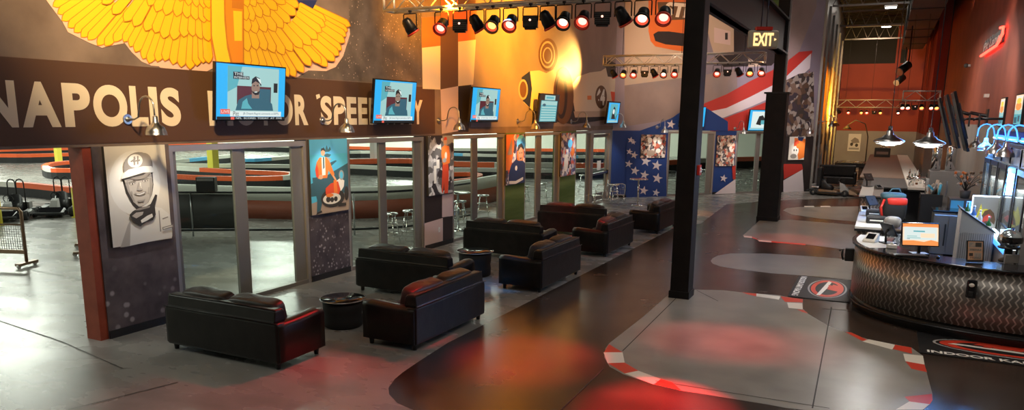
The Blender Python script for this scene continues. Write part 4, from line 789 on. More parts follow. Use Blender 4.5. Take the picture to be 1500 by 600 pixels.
# ------------------------------------------------------------------ floor mats
def mat_rug(c, ux, L, W, label):
    U = Vector((ux[0], ux[1], 0)).normalized(); V = Vector((-U.y, U.x, 0)); t = thing('floor_mat', label, 'mat', (c[0], c[1], .005), 0, 'black logo mats by the desk')
    M = Frame((0, 0, 0), U, V, (0, 0, 1))
    q = MB(); q.box((0, 0, 0), (L, W, .008), 'black', M); q.build('mat_base', t)
    q = MB(); ring = lambda rx, ry, m: (m, [(L/2+a, W*.58+b) for a, b in ell(0, 0, rx, ry, 40)])
    q.art(M, [ring(L*.42, W*.33, 'p_grey'), ring(L*.405, W*.30, 'black'), ring(L*.385, W*.275, 'kerb_red'), ring(L*.30, W*.20, 'black'),
       ('kerb_red', [(L*.3, W*.66), (L*.52, W*.62), (L*.62, W*.78), (L*.36, W*.80)]), ('p_cream', [(L*.16, W*.56), (L*.5, W*.50), (L*.84, W*.44), (L*.84, W*.50), (L*.5, W*.58), (L*.2, W*.62)])], .0085, .0004)
    q.text(M, 'ISI', L*.34, W*.58, L*.62, W*.80, 'kerb_red', .0125, .05, .4)
    q.text(M, 'INDOOR KART RACING', L*.04, W*.05, L*.96, W*.16, 'p_light', .0125, .03); q.build('print', t, normals=False)
m0, m1 = gp(1320, 487), gp(1357, 518)
mat_rug((.72, 11.22), (1, .0), 2.3, 1.15, 'black logo mat in front of the curved desk, cut by the right edge')
a, b, c = gp(1168, 404), gp(1157, 434), gp(1252, 443)
mat_rug((-1.27, 15.85), (0, -1), 2.0, 1.02, 'black logo mat turned sideways at the left end of the desk')

# ------------------------------------------------------------------ curved front desk
def smooth(P, n=6):
    out = []
    for i in range(len(P)-1):
        p0, p1, p2, p3 = P[max(i-1, 0)], P[i], P[i+1], P[min(i+2, len(P)-1)]
        for k in range(n):
            t = k/n; out.append(tuple(.5*((2*p1[j])+(-p0[j]+p2[j])*t+(2*p0[j]-5*p1[j]+4*p2[j]-p3[j])*t*t+(-p0[j]+3*p1[j]-3*p2[j]+p3[j])*t**3) for j in (0, 1)))
    return out+[P[-1]]
curve = smooth([(-.22, 14.6), (-.27, 14.1), (-.22, 13.6), (-.05, 13.12), (.25, 12.72), (.68, 12.4), (1.2, 12.18), (1.8, 12.06), (2.55, 12.0)])
def off(P, d):
    out = []
    for i, p in enumerate(P):
        a, b = P[max(i-1, 0)], P[min(i+1, len(P)-1)]; t = Vector((b[0]-a[0], b[1]-a[1])).normalized(); out.append((p[0]-t.y*d, p[1]+t.x*d))
    return out
def ribbon(name, P, z0, z1, th, m, parent, bevel=0, inner='dark_grey'):
    q = MB(); I = off(P, th); mo, mi = q.mi(m), q.mi(inner); bm = q.bm; uvl = bm.loops.layers.uv.new('UVMap'); s = [0]
    for a, b in zip(P, P[1:]): s.append(s[-1]+math.dist(a, b))
    A0 = [bm.verts.new((*p, z0)) for p in P]; A1 = [bm.verts.new((*p, z1)) for p in P]; C0 = [bm.verts.new((*p, z0)) for p in I]; C1 = [bm.verts.new((*p, z1)) for p in I]
    for i in range(len(P)-1):
        f = bm.faces.new((A0[i], A0[i+1], A1[i+1], A1[i])); f.material_index = mo; f.smooth = True
        for l, uv in zip(f.loops, ((s[i], z0), (s[i+1], z0), (s[i+1], z1), (s[i], z1))): l[uvl].uv = uv
        for q4 in ((C0[i+1], C0[i], C1[i], C1[i+1]), (A1[i], A1[i+1], C1[i+1], C1[i]), (A0[i+1], A0[i], C0[i], C0[i+1])): f = bm.faces.new(q4); f.material_index = mi
    for k in (0, -1): f = bm.faces.new((A0[k], A1[k], C1[k], C0[k])); f.material_index = mi
    return q.build(name, parent, bevel=bevel)
desk = thing('reception_desk', 'curved front desk clad in wavy silver metal with a dark top', 'desk', (0, 0, 0))
ribbon('wavy_front', curve, .22, 1.06, .12, 'wavy_metal', desk)
ribbon('toe_kick', off(curve, .05), .0, .22, .1, 'black', desk)
q = MB(); q.tube([(x, y, .14) for x, y in off(curve, -.02)], .02, 'black_metal', 8); q.build('foot_rail', desk)
ribbon('desk_top', off(curve, -.05), 1.06, 1.10, .62, 'black_gloss', desk, inner='black_gloss')
q = MB(); I = off(curve, .015); J = off(curve, .45); q.grid([[(x, y, 1.102) for x, y in I[:19]], [(x, y, 1.102) for x, y in J[:19]]], 'offwhite', smooth=False); q.build('light_top_panel', desk)
I = off(curve, .5); ribbon('back_panel', I, 0, 1.06, .03, 'dark_grey', desk)
def onpx(x, y, h=1.105): return gp(x, y, h)
# dispenser, monitor, keyboard, mouse, placard, helmet
p = curve[38]; t = thing('hand_dispenser', 'black hand dispenser mounted on the wavy desk front', 'dispenser', (1.32, 12.125, .66), -.15)
q = MB(); q.box((-.065, -.09, 0), (.065, -.01, .26), 'black_gloss'); q.build('housing', t, bevel=.025, seg=3); q = MB(); q.sphere((0, -.09, .19), .035, 'p_light', (1, .3, .8), 8); q.build('badge', t); q = MB(); q.box((-.03, -.10, .03), (.03, -.088, .10), 'rubber'); q.build('push_lever', t, bevel=.005)
p = onpx(1347, 372); t = thing('monitor', 'black computer monitor with a bright orange and white screen on the desk', 'monitor', (p.x, p.y+.05, 1.10), .30)
Mf = Frame((0, 0, .12), (1, 0, 0), (0, .26, .965), (0, -.965, .26)); 
q = MB(); q.box((-.27, 0, -.03), (.27, .36, 0), 'black_gloss', Mf); q.build('cabinet', t, bevel=.006)
sc = [('s_peach', rc(0, 0, 1, 1)), ('s_orange', rc(0, .84, 1, 1)), ('s_white', rc(.04, .25, .96, .85)), ('s_orange', [(0, 0), (1, 0), (1, .18), (.8, .26), (.6, .16), (.3, .22), (0, .2)]), ('s_tealbg', rc(.3, .62, .62, .68)), ('s_pale', rc(.12, .4, .4, .44)), ('s_pale', rc(.12, .32, .5, .36)), ('s_peach', rc(.5, .36, .9, .56)), ('s_teal', rc(.12, .28, .2, .3))]
q = MB(); q.art(Mf, [(m, [((u-.5)*.51, .015+v*.33) for u, v in P_]) for m, P_ in sc], .0012, .0005); q.build('screen', t, normals=False)
q = MB(); q.cyl((0, .03, .0), (0, .05, .2), .025, 'black', n=10); q.build('stand_neck', t); q = MB(); q.box((-.12, -.07, 0), (.12, .12, .015), 'black'); q.build('stand_foot', t, bevel=.005)
p = onpx(1333, 374); t = thing('keyboard', 'black keyboard lying before the monitor', 'keyboard', (p.x, p.y-.02, 1.102), .30); q = MB(); q.box((-.24, -.07, 0), (.24, .07, .018), 'black'); q.build('keyboard_body', t, bevel=.004)
q = MB()
for r in range(4):
    for c_ in range(14): q.box((-.225+c_*.032, -.055+r*.029, .018), (-.197+c_*.032, -.03+r*.029, .024), 'dark_grey')
q.build('keys', t)
p = onpx(1374, 377); q = MB(); q.sphere((0, 0, .012), .035, 'black_gloss', (.8, 1.3, .5), 8); o = q.build('computer_mouse'); o.location = (p.x, p.y, 1.103); tag(o, 'small black computer mouse on the desk right of the keyboard', 'mouse')
p = onpx(1428, 384); t = thing('price_placard', 'framed brown placard standing upright on the desk beside the helmet', 'sign', (p.x, p.y, 1.10), .35)
Pf = Frame((0, 0, .01), (1, 0, 0), (0, .2, .98), (0, -.98, .2)); q = MB(); q.box((-.12, 0, -.012), (.12, .31, 0), 'black', Pf); q.box((-.12, 0, 0), (.12, .02, .01), 'black', Pf); q.build('frame', t, bevel=.003)
q = MB(); q.art(Pf, [('p_flesh', rc(-.1, .03, .1, .295)), ('p_mid', rc(-.09, .21, .09, .285)), ('p_tan', [(-.08, .22), (-.02, .28), (.02, .28), (-.03, .22)]), ('p_dark', rc(.0, .22, .08, .28)), ('p_tan', rc(-.09, .155, .09, .20)), ('p_dark', rc(-.085, .085, -.03, .13)), ('p_tan', rc(-.02, .04, .09, .14)), ('p_mid', rc(.0, .06, .03, .12)), ('p_mid', rc(.04, .06, .08, .12))], .001, .0006)
for i in range(2): q.text(Pf, 'MENU', -.07+.0*i, .165-.115*i, .07, .19-.115*i, 'p_dark', .009)
q.build('print', t, normals=False)
p = onpx(1476, 384); t = thing('racing_helmet', 'shiny chrome racing helmet displayed on the desk top', 'helmet', (p.x, p.y+.08, 1.10), .35)
q = MB(); q.sphere((0, 0, .33), .155, 'helmet_silver', (1, 1.12, 1.0), 20, 1, None, lambda v: Vector((v.x*(1-.10*(v.z < -.06)), v.y, v.z*(.85 if v.z < 0 else 1)))); q.build('shell', t)
q = MB(); rows = []
for k in range(5):
    zz = .29+k*.022; rows.append([(.16*math.sin(a)*math.sqrt(max(.1, 1-((zz-.33)/.16)**2)), -.182*math.cos(a)*math.sqrt(max(.1, 1-((zz-.33)/.16)**2)), zz) for a in [(-1.15+2.3*i/16) for i in range(17)]])
q.grid(rows, 'black_gloss'); q.build('visor', t)
q = MB(); q.tube([(.125*math.cos(a), .14*math.sin(a), .215) for a in [i*PI/12 for i in range(24)]], .018, 'black', 6, True); q.build('neck_roll', t)
q = MB(); q.sphere((0, -.05, .487), .018, 'blue', n=6); q.sphere((.04, .05, .485), .015, 'black', n=6); q.build('vent', t)
t = thing('helmet_stand', 'black stand with grey base carrying the chrome helmet', 'stand', (p.x, p.y+.08, 1.10), .35)
q = MB(); q.lathe([(0, 0), (.11, 0), (.115, .03), (.06, .07), (.05, .19), (0, .2)], 'black', n=24); q.build('stand_body', t); q = MB(); q.box((-.1, -.13, .0), (.1, -.1, .13), 'grey', ); q.build('front_plate', t, bevel=.01)
# things at the left end of the desk
def terminal(px_, lab, rz, m='p_light', s=1.):
    p = onpx(*px_); t = thing('card_terminal', lab, 'card terminal', (p.x, p.y, 1.105), rz, 'card terminals on the counters'); Tf = Frame((0, -.1*s, .03), (1, 0, 0), (0, .85, .5), (0, -.5, .85))
    q = MB(); q.hexa([Vector(v)*s for v in ((-.09, -.12, 0), (.09, -.12, 0), (.09, .10, 0), (-.09, .10, 0), (-.085, -.11, .03), (.085, -.11, .03), (.085, .08, .12), (-.085, .08, .12))], m); q.build('housing', t, bevel=.01)
    q = MB(); q.hexa([Vector(v)*s for v in ((-.055, -.08, .044), (.055, -.08, .044), (.055, .04, .104), (-.055, .04, .104), (-.055, -.08, .048), (.055, -.08, .048), (.055, .04, .108), (-.055, .04, .108))], 'black_gloss'); q.build('screen', t)
    return t
terminal((1276, 353), 'white card terminal at the left end of the curved desk', -.3, s=1.15)
def pos(px_, lab, rz, h=.34):
    p = onpx(*px_); t = thing('point_of_sale', lab, 'touch screen', (p.x, p.y, 1.105), rz, 'tilted black till screens')
    q = MB(); q.box((-.1, -.08, 0), (.1, .12, .02), 'black'); q.build('base', t, bevel=.005); q = MB(); q.tube([(0, .06, .02), (0, .08, .18), (0, .02, h-.08)], .018, 'black', 8); q.build('neck', t)
    Tf = Frame((0, -.05, h-.2), (1, 0, 0), (0, .55, .83), (0, -.83, .55)); q = MB(); q.box((-.15, 0, -.03), (.15, .24, 0), 'black', Tf); q.build('cabinet', t, bevel=.006)
    q = MB(); q.box((-.135, .015, 0), (.135, .225, .002), 'dark_grey', Tf); q.build('screen', t); return t
pos((1302, 356), 'black till stand behind the white card terminal on the desk', 2.2)
p = onpx(1306, 363); t = thing('tissue_box', 'small white box on the desk between the till and the monitor', 'box', (p.x, p.y, 1.104), .2); q = MB(); q.box((-.07, -.05, 0), (.07, .05, .06), 'p_light'); q.build('carton', t, bevel=.006); q = MB(); q.sphere((0, 0, .075), .03, 'p_cream', (1, .8, .8), 8); q.build('tissue', t)
p = onpx(1253, 372, .9); t = thing('wall_phone', 'black receiver unit hooked on the left end of the desk', 'phone', (-.36, 13.95, .72), .1); q = MB(); q.box((-.05, -.05, 0), (.09, .05, .22), 'black'); q.build('housing', t, bevel=.012); q = MB(); q.tube([(-.07, -.03, .02), (-.1, -.03, .1), (-.09, -.03, .2), (-.15, -.03, .17)], .018, 'black', 8); q.build('handle', t)

# ------------------------------------------------------------------ service counters behind the desk
def counter(x0, x1, y0, y1, lab, h=1.1):
    t = thing('service_counter', lab, 'counter', ((x0+x1)/2, (y0+y1)/2, 0), 0, 'white topped service counters'); a, b = (x1-x0)/2, (y1-y0)/2
    P_ = [(-a, b), (-a, -b), (a, -b)]
    q = MB(); q.box((-a+.06, -b+.06, 0), (a, b, h-.05), 'dark_grey'); q.build('carcass', t)
    ribbon('wavy_front', P_, .12, h-.06, .05, 'wavy_metal', t)
    q = MB(); q.box((-a-.04, -b-.04, h-.05), (a*.1, b+.04, h), 'offwhite'); q.build('white_top', t, bevel=.008)
    q = MB(); q.box((a*.1, -b-.04, h-.05), (a+.02, b+.04, h-.01), 'wood'); q.build('rear_top', t, bevel=.006)
    q = MB(); q.box((-a-.045, -b-.05, h-.09), (a+.02, -b-.035, h-.05), 'black'); q.build('edge_band', t); return t
counter(-.30, .46, 15.8, 19.1, 'white topped service counter behind the curved desk, with a bag on it')
counter(-.42, .12, 22.6, 25.6, 'farther white topped service counter before the long bar')
terminal((1266, 309), 'white card terminal on the service counter nearest the aisle', .2); pos((1277, 309), 'tilted black till screen beside the bag on the service counter', .9)
pos((1272, 273), 'tilted black till screen on the farther white counter', .8, .4); terminal((1287, 276), 'small terminal on the farther white counter', .5, 'dark_grey')
for (px_, lab, w) in (((1283, 326), 'black printer on the service counter below the bag', .36), ((1281, 316), 'flat black drawer unit behind the printer on the service counter', .34)):
    p = onpx(*px_); t = thing('receipt_printer', lab, 'printer', (p.x, p.y, 1.10), .05, 'black machines on the service counter'); q = MB(); q.box((-w/2, -.12, 0), (w/2, .14, .13), 'black'); q.build('housing', t, bevel=.015); q = MB(); q.box((-w/3, -.122, .05), (w/3, -.115, .075), 'p_light'); q.build('paper_slot', t); q = MB(); q.box((-w/2.4, -.05, .13), (w/2.4, .1, .14), 'dark_grey'); q.build('lid', t)
p = onpx(1306, 327); t = thing('sports_bag', 'upright black bag with red and blue panels on the service counter', 'bag', (p.x-.0, p.y+.35, 1.10), .2)
q = MB(); q.sphere((0, 0, .28), 1, 'black', (.24, .19, .29), 14, .6); q.build('bag_body', t); q = MB(); q.sphere((.03, -.04, .42), 1, 'red', (.20, .17, .085), 12, .5); q.build('red_panel', t); q = MB(); q.sphere((-.02, 0, .52), 1, 'p_slate', (.23, .17, .07), 12, .6); q.build('top_flap', t)
q = MB(); q.tube([(-.2, -.14, .45), (-.27, -.22, .3), (-.22, -.2, .08)], .025, 'red', 7); q.tube([(-.12, 0, .56), (-.05, 0, .66), (.08, 0, .66), (.13, 0, .56)], .014, 'p_slate', 7); q.build('strap', t)
p = onpx(1305, 333); t = thing('grey_pouch', 'rounded grey pouch at the foot of the red and black bag', 'pouch', (p.x+.02, p.y, 1.10), 0); q = MB(); q.sphere((0, 0, .11), 1, 'grey', (.15, .11, .11), 12, .7); q.build('pouch_body', t); q = MB(); q.tube([(-.13, -.02, .16), (0, -.05, .2), (.13, -.02, .16)], .006, 'dark_grey', 6); q.build('zip', t)

# ------------------------------------------------------------------ long bar
t = thing('bar_counter', 'long bar counter with a brown top and dark base running down the room', 'counter', (.35, 38, 0))
q = MB(); q.box((-.85, -12, 0), (.95, 12, 1.04), 'black'); q.build('carcass', t)
q = MB(); q.box((-1.0, -8.0, 1.04), (.45, 12.2, 1.10), 'wood'); q.build('brown_top', t, bevel=.01); q = MB(); q.box((.45, -12.2, 1.04), (1.0, 12.2, 1.12), 'offwhite'); q.box((-.6, -12.2, 1.04), (.45, -8.02, 1.09), 'dark_grey'); q.build('pale_ledge', t, bevel=.01)
for k in range(3): q = MB(); q.box((-.8+k*.58, -12.03, .12), (-.27+k*.58, -12.0, .98), 'black_gloss'); d_ = q.build('cupboard_door', t, bevel=.006); q = MB(); q.box((-.36+k*.58, -12.05, .8), (-.33+k*.58, -12.03, .92), 'steel'); q.build('handle', d_)
def bottle(m):
    t = thing('bottle', '', 'bottle'); q = MB(); q.lathe([(0, 0), (.038, 0), (.04, .02), (.04, .17), (.015, .22), (.014, .28), (0, .28)], m, n=14); q.build('glass_body', t)
    q = MB(); q.lathe([(.041, .06), (.041, .14)], 'p_cream', n=14); q.build('paper_label', t); q = MB(); q.cyl((0, 0, .275), (0, 0, .30), .017, 'steel', n=10); q.build('cap', t); return t
mat('b_green', (.02, .12, .04), .15); mat('b_brown', (.14, .05, .015), .15); mat('b_clear', (.6, .62, .6), .1); mat('b_blue', (.05, .15, .5), .15)
bp = [bottle(m) for m in ('b_green', 'b_brown', 'b_clear', 'b_blue')]; used = set()
def put_bottles(L, group):
    for i, (x, y, z, lab, k) in enumerate(L):
        if k not in used: used.add(k); o = bp[k]; o.location = (x, y, z); o['label'] = lab; o['group'] = group
        else: dup(bp[k], (x, y, z), random.uniform(0, 6), lab, group)
put_bottles([(.95+.12*(i % 3), 26.6+i*.42, 1.12, '%s bottle from the near end of the pale bar ledge' % ORD[i], [2, 1, 2, 0, 2, 1, 2, 2][i % 8]) for i in range(10)], 'bottles on the pale bar ledge')
t = thing('tap_tower', 'chrome drink tap tower on the pale ledge of the bar', 'tap', (1.05, 25.9+.3, 1.12)); q = MB(); q.cyl((-.2, 0, 0), (-.2, 0, .22), .03, 'chrome'); q.cyl((.2, 0, 0), (.2, 0, .22), .03, 'chrome'); q.cyl((-.3, 0, .25), (.3, 0, .25), .05, 'chrome'); q.build('tower', t)
for k in range(4): q = MB(); q.tube([(-.24+k*.16, 0, .25), (-.24+k*.16, -.1, .27), (-.24+k*.16, -.12, .2)], .012, 'chrome', 6); q.cyl((-.24+k*.16, -.05, .28), (-.24+k*.16, -.08, .40), .014, 'black', n=8); q.build('tap', t)

# ------------------------------------------------------------------ bar equipment to the right
def kit(name, label, cat, loc, rz=0): return thing(name, label, cat, loc, rz)
p = gp(1392, 300, 1.12)
t = kit('undercounter_fridge', 'stainless undercounter fridge with a blue sheen on its side', 'fridge', (1.50, 19.95, 0))
q = MB(); q.box((-.30, -.35, .1), (.30, .35, 1.05), 'steel'); q.build('cabinet', t, bevel=.01); q = MB(); q.box((-.33, -.38, 1.05), (.33, .38, 1.10), 'black_gloss'); q.build('top', t, bevel=.008)
q = MB(); q.box((-.28, -.375, .14), (.0, -.35, 1.0), 'steel'); d_ = q.build('door', t, bevel=.006); q = MB(); q.box((-.06, -.41, .3), (-.03, -.375, .8), 'black'); q.build('handle', d_); q = MB(); q.box((.01, -.375, .14), (.28, -.35, 1.0), 'steel'); q.build('door', t, bevel=.006)
for sx in (-.25, .25):
    for sy in (-.3, .3): q = MB(); q.cyl((sx, sy, 0), (sx, sy, .1), .03, 'black', n=8); q.build('leg', t)
t = kit('ice_well', 'sloping corrugated metal cabinet with bottles sunk in its top', 'cabinet', (1.55, 14.9, 0))
q = MB(); q.hexa([(-.26, -.4, 0), (.24, -.4, 0), (.24, .2, 0), (-.26, .2, 0), (-.26, -.4, 1.64), (.24, -.4, 1.29), (.24, .2, 1.29), (-.26, .2, 1.64)], 'grey')
for k in range(16): q.box((-.26+k*.031, -.412, .05), (-.245+k*.031, -.4, 1.27), 'alu_light')
q.build('cabinet', t); q = MB(); q.hexa([(-.28, -.42, 1.65), (.26, -.42, 1.28), (.26, .22, 1.28), (-.28, .22, 1.65), (-.28, -.42, 1.68), (.26, -.42, 1.31), (.26, .22, 1.31), (-.28, .22, 1.68)], 'black'); q.build('rim', t)
put_bottles([(1.38+.11*i, 14.65+.12*(i % 3), 1.675-.37*(.11+.11*i)/.54-.12, '%s bottle from the left standing in the sloping cabinet' % ORD[i], (0, 3, 2, 0)[i]) for i in range(4)], 'bottles in the sloping cabinet')
# grey machine block with two steel cylinders
t = kit('machine_cabinet', 'grey metal drinks machine cabinet beyond the bar end', 'cabinet', (1.6, 24.0, 0)); q = MB(); q.box((-.38, -.4, 0), (.38, .4, 1.75), 'grey'); q.build('cabinet', t, bevel=.01); q = MB(); q.box((-.34, -.42, .9), (.1, -.4, 1.65), 'grey'); q.build('door', t); q = MB(); q.box((.05, -.44, 1.1), (.08, -.42, 1.5), 'steel'); q.build('handle', t)
for k, (x, lab) in enumerate(((1.37, 'tall polished steel cylinder on the grey cabinet, left one'), (1.72, 'tall polished steel cylinder on the grey cabinet, right one'))):
    t = thing('steel_urn', lab, 'urn', (x, 24.0, 1.75), 0, 'steel urns'); q = MB(); q.lathe([(0, 0), (.12, 0), (.12, .62), (.10, .66), (0, .68)], 'chrome', n=24); q.build('urn_body', t); q = MB(); q.cyl((0, -.14, .08), (0, -.2, .08), .02, 'black', n=8); q.build('tap', t)
def plant(x, y, z, lab):
    t = thing('flower_arrangement', lab, 'flowers', (x, y, z)); q = MB(); q.lathe([(0, 0), (.09, 0), (.12, .18), (.1, .18), (0, .15)], 'dark_grey', n=16); q.build('pot', t)
    q = MB(); rnd = random.Random(3)
    for k in range(26):
        a, r_, hh = rnd.uniform(0, 6.28), rnd.uniform(.05, .32), rnd.uniform(.2, .5); q.tube([(0, 0, .15), (r_*.5*math.cos(a), r_*.5*math.sin(a), .15+hh*.6), (r_*math.cos(a), r_*math.sin(a), .12+hh)], .006, 'p_dark', 5)
        q.sphere((r_*math.cos(a), r_*math.sin(a), .12+hh), .035, ('p_orange', 'mural_tan', 'bronze')[k % 3], n=4)
    q.build('blossoms', t); return t
plant(1.85, 20.6, 1.32, 'orange dried flowers above the blue lit box'); 
t = kit('ice_bin', 'blue lit glass front box under the orange flowers', 'display', (1.85, 20.6, 0)); q = MB(); q.box((-.32, -.3, 0), (.32, .3, 1.32), 'dark_grey'); q.build('cabinet', t, bevel=.008)
for s in (-1, 1): q = MB(); q.box((s*.16-.13, -.315, .98), (s*.16+.13, -.3, 1.28), 'blue_lit' if s > 0 else 'p_blue'); q.build('window', t)
t = kit('bar_tool_rack', 'dark rack of assorted bar tools beside the grey cabinet', 'rack', (1.2, 22.2, 0)); q = MB(); q.box((-.2, -.25, 0), (.3, .25, 1.25), 'black'); q.build('cabinet', t, bevel=.01)
rnd = random.Random(5); q = MB()
for k in range(14): q.cyl((rnd.uniform(-.15, .25), rnd.uniform(-.2, .2), 1.25), (rnd.uniform(-.15, .25), rnd.uniform(-.2, .2), 1.45+rnd.uniform(0, .2)), .02+rnd.uniform(0, .02), rnd.choice(['mural_tan', 'p_blue', 'p_grey', 'bronze', 'p_light']), n=8)
q.build('tools', t)
# drinks fridges, blue lit
def fridge(y, lab, logo=False):
    t = thing('drinks_fridge', lab, 'fridge', (2.3, y, 0), 0, 'blue lit drinks fridges'); Gf = Frame((-.32, 0, 0), (0, -1, 0), (0, 0, 1), (-1, 0, 0))
    q = MB(); q.box((-.32, -.5, 0), (.28, -.46, 2.35), 'grey'); q.box((-.32, .46, 0), (.28, .5, 2.35), 'grey'); q.box((.22, -.46, 0), (.28, .46, 2.35), 'p_light'); q.box((-.32, -.46, 0), (.22, .46, .1), 'grey'); q.box((-.32, -.5, 2.1), (.28, .5, 2.34), 'dark_grey'); q.box((-.28, -.46, .1), (.22, .46, .12), 'p_light'); q.build('cabinet', t)
    q = MB(); q.box((-.2, -.42, 2.06), (-.1, .42, 2.09), 'ice_lit'); q.build('tube_light', t)
    for k in range(4): q = MB(); q.box((-.24, -.45, .5+k*.4), (.2, .45, .52+k*.4), 'steel'); q.build('shelf', t)
    q = MB(); q.box((-.36, -.48, .12), (-.34, -.42, 2.08), 'black'); q.box((-.36, .42, .12), (-.34, .48, 2.08), 'black'); q.box((-.36, -.42, 2.0), (-.34, .42, 2.08), 'black'); q.box((-.36, -.42, .12), (-.34, .42, .2), 'black'); q.box((-.36, -.42, 1.2), (-.34, .42, 1.23), 'black'); dd = q.build('door', t)
    q = MB(); q.box((-.352, -.42, .2), (-.348, .42, 2.0), 'glass'); q.build('pane', dd)
    t.scale = (1, 1, 1.14); return t
fr = [fridge(13.7, 'blue lit drinks fridge nearest the right edge'), fridge(14.8, 'second blue lit drinks fridge from the right'), fridge(15.9, 'third blue lit drinks fridge from the right'), fridge(17.0, 'fourth blue lit drinks fridge from the right'), fridge(18.1, 'drinks fridge farthest from the camera, next to the grey partition')]
def can():
    t = thing('drink_can', '', 'drink can'); q = MB(); q.lathe([(0, 0), (.04, 0), (.045, .012), (.045, .17), (.022, .25), (.02, .29), (0, .29)], 'p_light', n=12); q.build('can_body', t); q = MB(); q.lathe([(.046, .02), (.046, .12)], 'alu_light', n=12); q.build('printed_sleeve', t); return t
c0 = can(); first = True
for f in range(5):
    for s in range(4):
        for k in range(5):
            loc = (2.13, 13.7+1.1*f-.34+k*.17, (.521+s*.4)*1.14); lab = 'drink can, %s from the right, %s shelf up, %s fridge from the right' % (ORD[k], ORD[s], ORD[f])
            if first: c0.location = loc; c0['label'] = lab; c0['group'] = 'cans in the blue lit fridges'; first = False
            else: dup(c0, loc, 0, lab, 'cans in the blue lit fridges')
# sloping cooler with the drink logo
t = kit('branded_cooler', 'low pale ledge with a blue lit edge running under the fridge doors', 'cooler', (1.86, 14.4, 0))
q = MB(); q.box((-.03, -1.2, 0), (.07, 1.2, 1.22), 'alu_light'); q.build('cabinet', t, bevel=.01); q = MB(); q.box((-.06, -1.2, 1.12), (-.03, 1.2, 1.2), 'blue_lit'); q.box((-.05, -1.2, 1.22), (.07, 1.2, 1.24), 'ice_lit'); q.build('lit_edge', t)
t = kit('logo_panel', 'upright grey panel with a yellow triangle and dark red bull-like shape', 'sign', (1.74, 15.75, 0)); Lf = Frame((0, -.12, .0), (1, 0, 0), (0, 0, 1), (0, -1, 0))
q = MB(); q.box((-.20, -.1, 0), (.20, .1, 1.80), 'alu_light'); q.build('panel', t, bevel=.01)
sc_ = lambda P_: [(x*.55, 1.28+(y-.95)*.85) for x, y in P_]
q = MB(); q.art(Lf, [(m, sc_(P_)) for m, P_ in [('yellow', [(-.30, .95), (.05, .95), (-.12, 1.40)]), ('yellow', ell(.02, 1.14, .2, .16)), ('mural_brown', [(-.14, .98), (-.10, 1.10), (0, 1.26), (.14, 1.30), (.26, 1.22), (.32, 1.08), (.3, .98), (.2, 1.04), (.1, .96), (0, 1.02)]), ('kerb_red', [(-.06, 1.0), (0, 1.14), (.12, 1.2), (.22, 1.14), (.14, 1.06), (.04, 1.04)])]], .002, .001); q.build('logo', t, normals=False)
q = MB(); q.box((-.21, -.12, .9), (-.20, -.1, 1.80), 'ice_lit'); q.box((-.20, -.12, 1.79), (.20, -.1, 1.81), 'ice_lit'); q.build('edge_light', t)
# blue lit gooseneck lamps over the fridges
q = MB(); q.box((2.4, 13.4, 2.69), (2.59, 21.6, 2.9), 'blue'); sb = q.build('lamp_board'); tag(sb, 'long blue lit board carrying the lamps above the fridges', 'board')
q = MB(); q.box((2.38, 13.4, 2.70), (2.4, 21.6, 2.80), 'blue_lit'); q.box((2.37, 13.4, 2.71), (2.38, 21.6, 2.745), 'ice_lit'); q.build('light_strip', sb)
gb = goose('blue_lit')  # arms glow by themselves to imitate the blue strip shining on them
for i, y in enumerate((14.7, 16.0, 17.5, 19.2)):
    lab = 'lamp on blue lit goosenecks over the fridges, %s from the right' % ORD[i]
    if i == 0: gb.location = (2.38, y, 2.74); gb.rotation_euler.z = PI; gb['label'] = lab; gb['group'] = 'gooseneck lamps over the fridges'
    else: dup(gb, (2.38, y, 2.74), PI, lab)
# menu screens, edge-on televisions, neon sign, small wall items
Rw = Frame((2.6, 0, 0), (0, -1, 0), (0, 0, 1), (-1, 0, 0))
def rpx(x, y, n=.06): return Rw.px(x, y, n)
for i, (x0, x1, y0, y1) in enumerate(((1461, 1472, 146, 184), (1483, 1499, 141, 182))):
    a, b = rpx(x0, y1), rpx(x1, y0); u0, u1 = a[0], b[0]; v0 = a[1]; v1 = rpx(x0, y0)[1]
    t = thing('menu_screen', ['lit menu screen, left of the two above the fridges', 'lit menu screen, right one above the fridges'][i], 'screen', Rw.pt((u0+u1)/2, v0, .0), 0, 'menu screens'); Z = Frame((0, 0, 0), Rw.U, Rw.V, Rw.N); h_ = (u1-u0)/2; hh = v1-v0
    q = MB(); q.box((-h_-.03, -.03, 0), (h_+.03, hh+.03, .05), 'black', Z); q.build('cabinet', t); q = MB(); q.art(Z, [(m, [(-h_+u*2*h_, v*hh) for u, v in P_]) for m, P_ in [('s_tealbg', rc(0, 0, 1, 1)), ('s_pale', rc(0, .35, 1, .5)), ('s_peach', rc(0, .5, 1, 1)), ('s_orange', ell(.5, .62, .4, .14)), ('s_yellow', ell(.5, .8, .3, .1)), ('s_white', rc(.1, .9, .9, .96)), ('s_teal', rc(.1, .05, .5, .25)), ('s_teal', rc(.6, .1, .9, .3))]], .052, .001); q.build('screen', t, normals=False)
X8 = Frame((1.75, 0, 0), (0, -1, 0), (0, 0, 1), (-1, 0, 0))
for i, (x0, x1, yt, yb) in enumerate(((1387, 1399, 142, 200), (1395, 1409, 138, 201), (1402, 1418, 135, 204))):
    y = (27.5, 24.4, 21.9)[i]; zc = (3.12, 3.12, 3.12)[i]
    tt = tv((1.92, y, zc), PI, 1.0, 1.5, ['tall edge-on television on the right wall, leftmost of three', 'edge-on television on the right wall, middle of three', 'edge-on television on the right wall, rightmost of three'][i], [('p_dark', rc(0, 0, 1, 1)), ('p_slate', rc(.1, .1, .9, .9)), ('p_red', rc(.1, .6, .2, .64))], (), .30, group='edge-on televisions on the right wall')
    q = MB(); q.cyl((-.68, 0, .05), (-.1, 0, .05), .03, 'black', n=8); q.build('mount_arm', tt)
